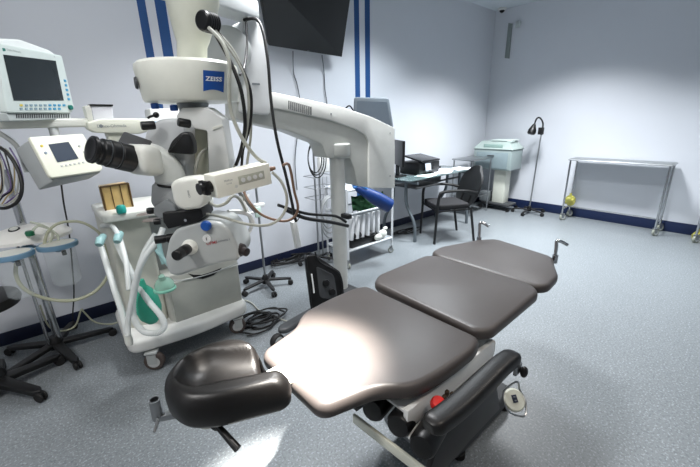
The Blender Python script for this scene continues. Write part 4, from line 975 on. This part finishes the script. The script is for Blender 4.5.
# ------------------------------------------------------------------ steel benches on the right wall
def bench(x0, x1, y0, y1, label, ht=.96):
    t_ = thing('instrument_table', label, 'table', ((x0+x1)/2, (y0+y1)/2, 0), 'steel instrument tables along the right wall')
    b = MB(); b.box(((x0+x1)/2, (y0+y1)/2, ht), (x1-x0, y1-y0, .012), bev=.003); b.build('top', mat('top_steel', '#9fa2a3', .4, .9), t_)
    b = MB()
    for x in (x0, x1): b.tube([(x, y0, ht-.01), (x, y1, ht-.01)], .012, 8)
    for y in (y0, y1): b.tube([(x0, y, ht-.01), (x1, y, ht-.01)], .012, 8)
    b.build('top_rim', STEEL, t_)
    for x in (x0+.01, x1-.01):
        for y in (y0+.02, y1-.02):
            b = MB(); b.cyl((x, y, .10), (x, y, ht), .0135, n=12); b.build('leg', CHROME, t_)
            caster(t_, (x, y), .05, .03, 2.6, mat('pale_tyre', '#8e9288', .5), OFFW, STEEL, stem=.01)
    b = MB(); b.tube([(x0+.01, y0+.02, .19), (x1-.01, y0+.02, .19)], .010, 8); b.tube([(x0+.01, y1-.02, .19), (x1-.01, y1-.02, .19)], .010, 8)
    b.tube([((x0+x1)/2+.05, y0+.02, .19), ((x0+x1)/2+.05, y1-.02, .19)], .010, 8); b.build('stretcher', CHROME, t_)
    return t_
bench(6.13, 6.46, .74, 1.94, 'long narrow polished steel table on casters against the right wall')
bench(6.13, 6.46, -.85, .37, 'steel table cut off by the right edge of the view')
yb = mat('yellow_film', '#b9b45a', .4, noise=.3, scale=30, alpha=.85)
def bag(c, s, label):
    b = MB(); t = bmesh.new(); bmesh.ops.create_icosphere(t, subdivisions=3, radius=1)
    for v in t.verts:
        k = 1 + .16*math.sin(v.co.x*7 + v.co.z*5) + .12*math.sin(v.co.y*9 + v.co.z*8); v.co = V(c) + V((v.co.x*s[0]*k, v.co.y*s[1]*k, v.co.z*s[2]*k))
    b.merge(t); b.tube([V(c) + V((0,0,s[2]*.8)), V(c) + V((.01,.01,s[2]*1.35))], s[0]*.35, 8)
    o = b.build('yellow_bag', yb, None); return tag(o, label, 'plastic bag')
bag(onX(570, 200, 6.36), (.05, .075, .08), 'crumpled yellow bag tied at the far leg of the long steel table')
bag(onX(697, 236, 6.36), (.05, .05, .07), 'crumpled yellow bag on the leg of the table at the right edge')

# ------------------------------------------------------------------ camera dome, vent strip, sensor in the corner
sc_ = thing('security_camera', 'small white dome security camera with a dark lens in the room corner', 'security camera', (6.44, 3.40, ZC))
b = MB(); b.lathe([(.07, 0), (.07, -.02), (.05, -.035), (0, -.036)], (6.42, 3.40, ZC), (0,0,1), 28); b.build('base', OFFW, sc_)
b = MB(); b.sphere((6.42, 3.40, ZC-.03), .042); b.build('dome', BLACK, sc_)
b = MB(); b.prism([onX(*p, XW-.03) for p in ((508.3, 23), (512, 23.4), (508.7, 58.5), (504.6, 58))], (.028, 0, 0), .003)
o = b.build('wall_duct', mat('duct_grey', '#7f8785', .5), None); tag(o, 'narrow grey vertical duct strip high beside the room corner', 'duct')
b = MB(); b.fbox(onX(518, 24.5, XW-.03), (.05,0,0), (0,.07,0), (0,0,.09), .008); o = b.build('motion_sensor', mat('sensor_grey', '#b9bfbe', .5), None); tag(o, 'small pale motion sensor beside the grey duct strip', 'sensor')

# ------------------------------------------------------------------ cables on the floor
def floor_cable(cx_, cy_, rx, ry, n, r, m, label, seed, name='cable_coil'):
    random.seed(seed); root = thing(name, label, 'cables', (cx_, cy_, 0))
    for k in range(n):
        b = MB(); a0 = random.uniform(0, 6.28); pts = []
        ox, oy = random.uniform(-.45, .45)*rx, random.uniform(-.45, .45)*ry; s = random.uniform(.5, 1)
        for q in range(14):
            a = a0 + q*.75; pts.append(V((cx_ + ox + math.cos(a)*rx*s*(1+.25*math.sin(q*2.1+k)), cy_ + oy + math.sin(a)*ry*s, r + .004 + .008*k)))
        b.tube(pts, r, 6); b.build('cable_loop', m, root)
    return root
c_ = onZ(262, 322, 0); floor_cable(c_.x, c_.y, .17, .12, 6, .007, CABB, 'black cable coil on the floor beside the anaesthesia machine wheel', 3)
c_ = onZ(293, 262, 0); floor_cable(c_.x + .02, c_.y + .05, .24, .12, 6, .008, CABB, 'tangled black cables on the floor along the left wall', 5)
c_ = onZ(410, 230, 0); floor_cable(3.9, 3.25, .25, .08, 3, .007, CABB, 'dark cables lying on the floor under the desk', 8)
b = MB(); b.tube([V((.9, 3.1, .01)), onZ(235, 300, .01), onZ(250, 302, .01), onZ(262, 312, .01), onZ(290, 322, .01), onZ(310, 325, .01)], .006, 6); o = b.build('grey_cable', CABW, None); tag(o, 'thin grey cable trailing on the floor past the anaesthesia machine', 'cable')

# ------------------------------------------------------------------ light
def area(loc, size, power, col=(1,1,1), target=None, spread=180, sy=None):
    l = bpy.data.lights.new('ceiling_and_fill_light', 'AREA'); l.energy = power; l.color = col; l.size = size; l.spread = R(spread)
    if sy: l.shape = 'RECTANGLE'; l.size_y = sy
    o = bpy.data.objects.new('ceiling_and_fill_light', l); C.objects.link(o); o.location = loc
    d = (V(target) - V(loc)) if target else V((0,0,-1)); o.rotation_euler = d.to_track_quat('-Z', 'Y').to_euler(); return o
cool = (.88, .95, 1.0)
area((4.9, 1.9, 3.28), .5, 118, (.94, .97, 1), spread=112)
area((4.9, .2, 3.28), .5, 36, cool, spread=106)
area((3.3, 2.3, 3.28), .5, 66, cool, spread=116)
area((1.5, 2.1, 3.28), .5, 58, (.97, .98, 1), spread=112)
area((3.2, .2, 3.28), .5, 14, (1, .92, .84), spread=124)
area((.7, -.6, 3.28), .6, 18, (1, .90, .80), spread=140)
area((-1.4, 1.0, 3.28), .5, 48, (1, .98, .96), spread=130)
l = bpy.data.lights.new('operating_spot', 'SPOT'); l.energy = 6200; l.spot_size = R(16.5); l.spot_blend = 1; l.shadow_soft_size = .05; l.color = (1, .95, .88)
o = bpy.data.objects.new('operating_spot', l); C.objects.link(o); o.location = (.85, .55, 3.1); d = V((.57, .93, .8)) - o.location; o.rotation_euler = d.to_track_quat('-Z', 'Y').to_euler()
area((.2, .9, 3.28), .6, 18, (.97, .98, 1), target=(.3, 3.56, 1.6), spread=110)  # added fill that brightens the left wall, not a room fixture
w = bpy.data.worlds.new('world'); bpy.context.scene.world = w; w.use_nodes = True; w.node_tree.nodes['Background'].inputs[0].default_value = (.6, .65, .7, 1); w.node_tree.nodes['Background'].inputs[1].default_value = .3
vs_ = bpy.context.scene.view_settings; vs_.view_transform = 'Standard'; vs_.look = 'None'; vs_.exposure = -0.05
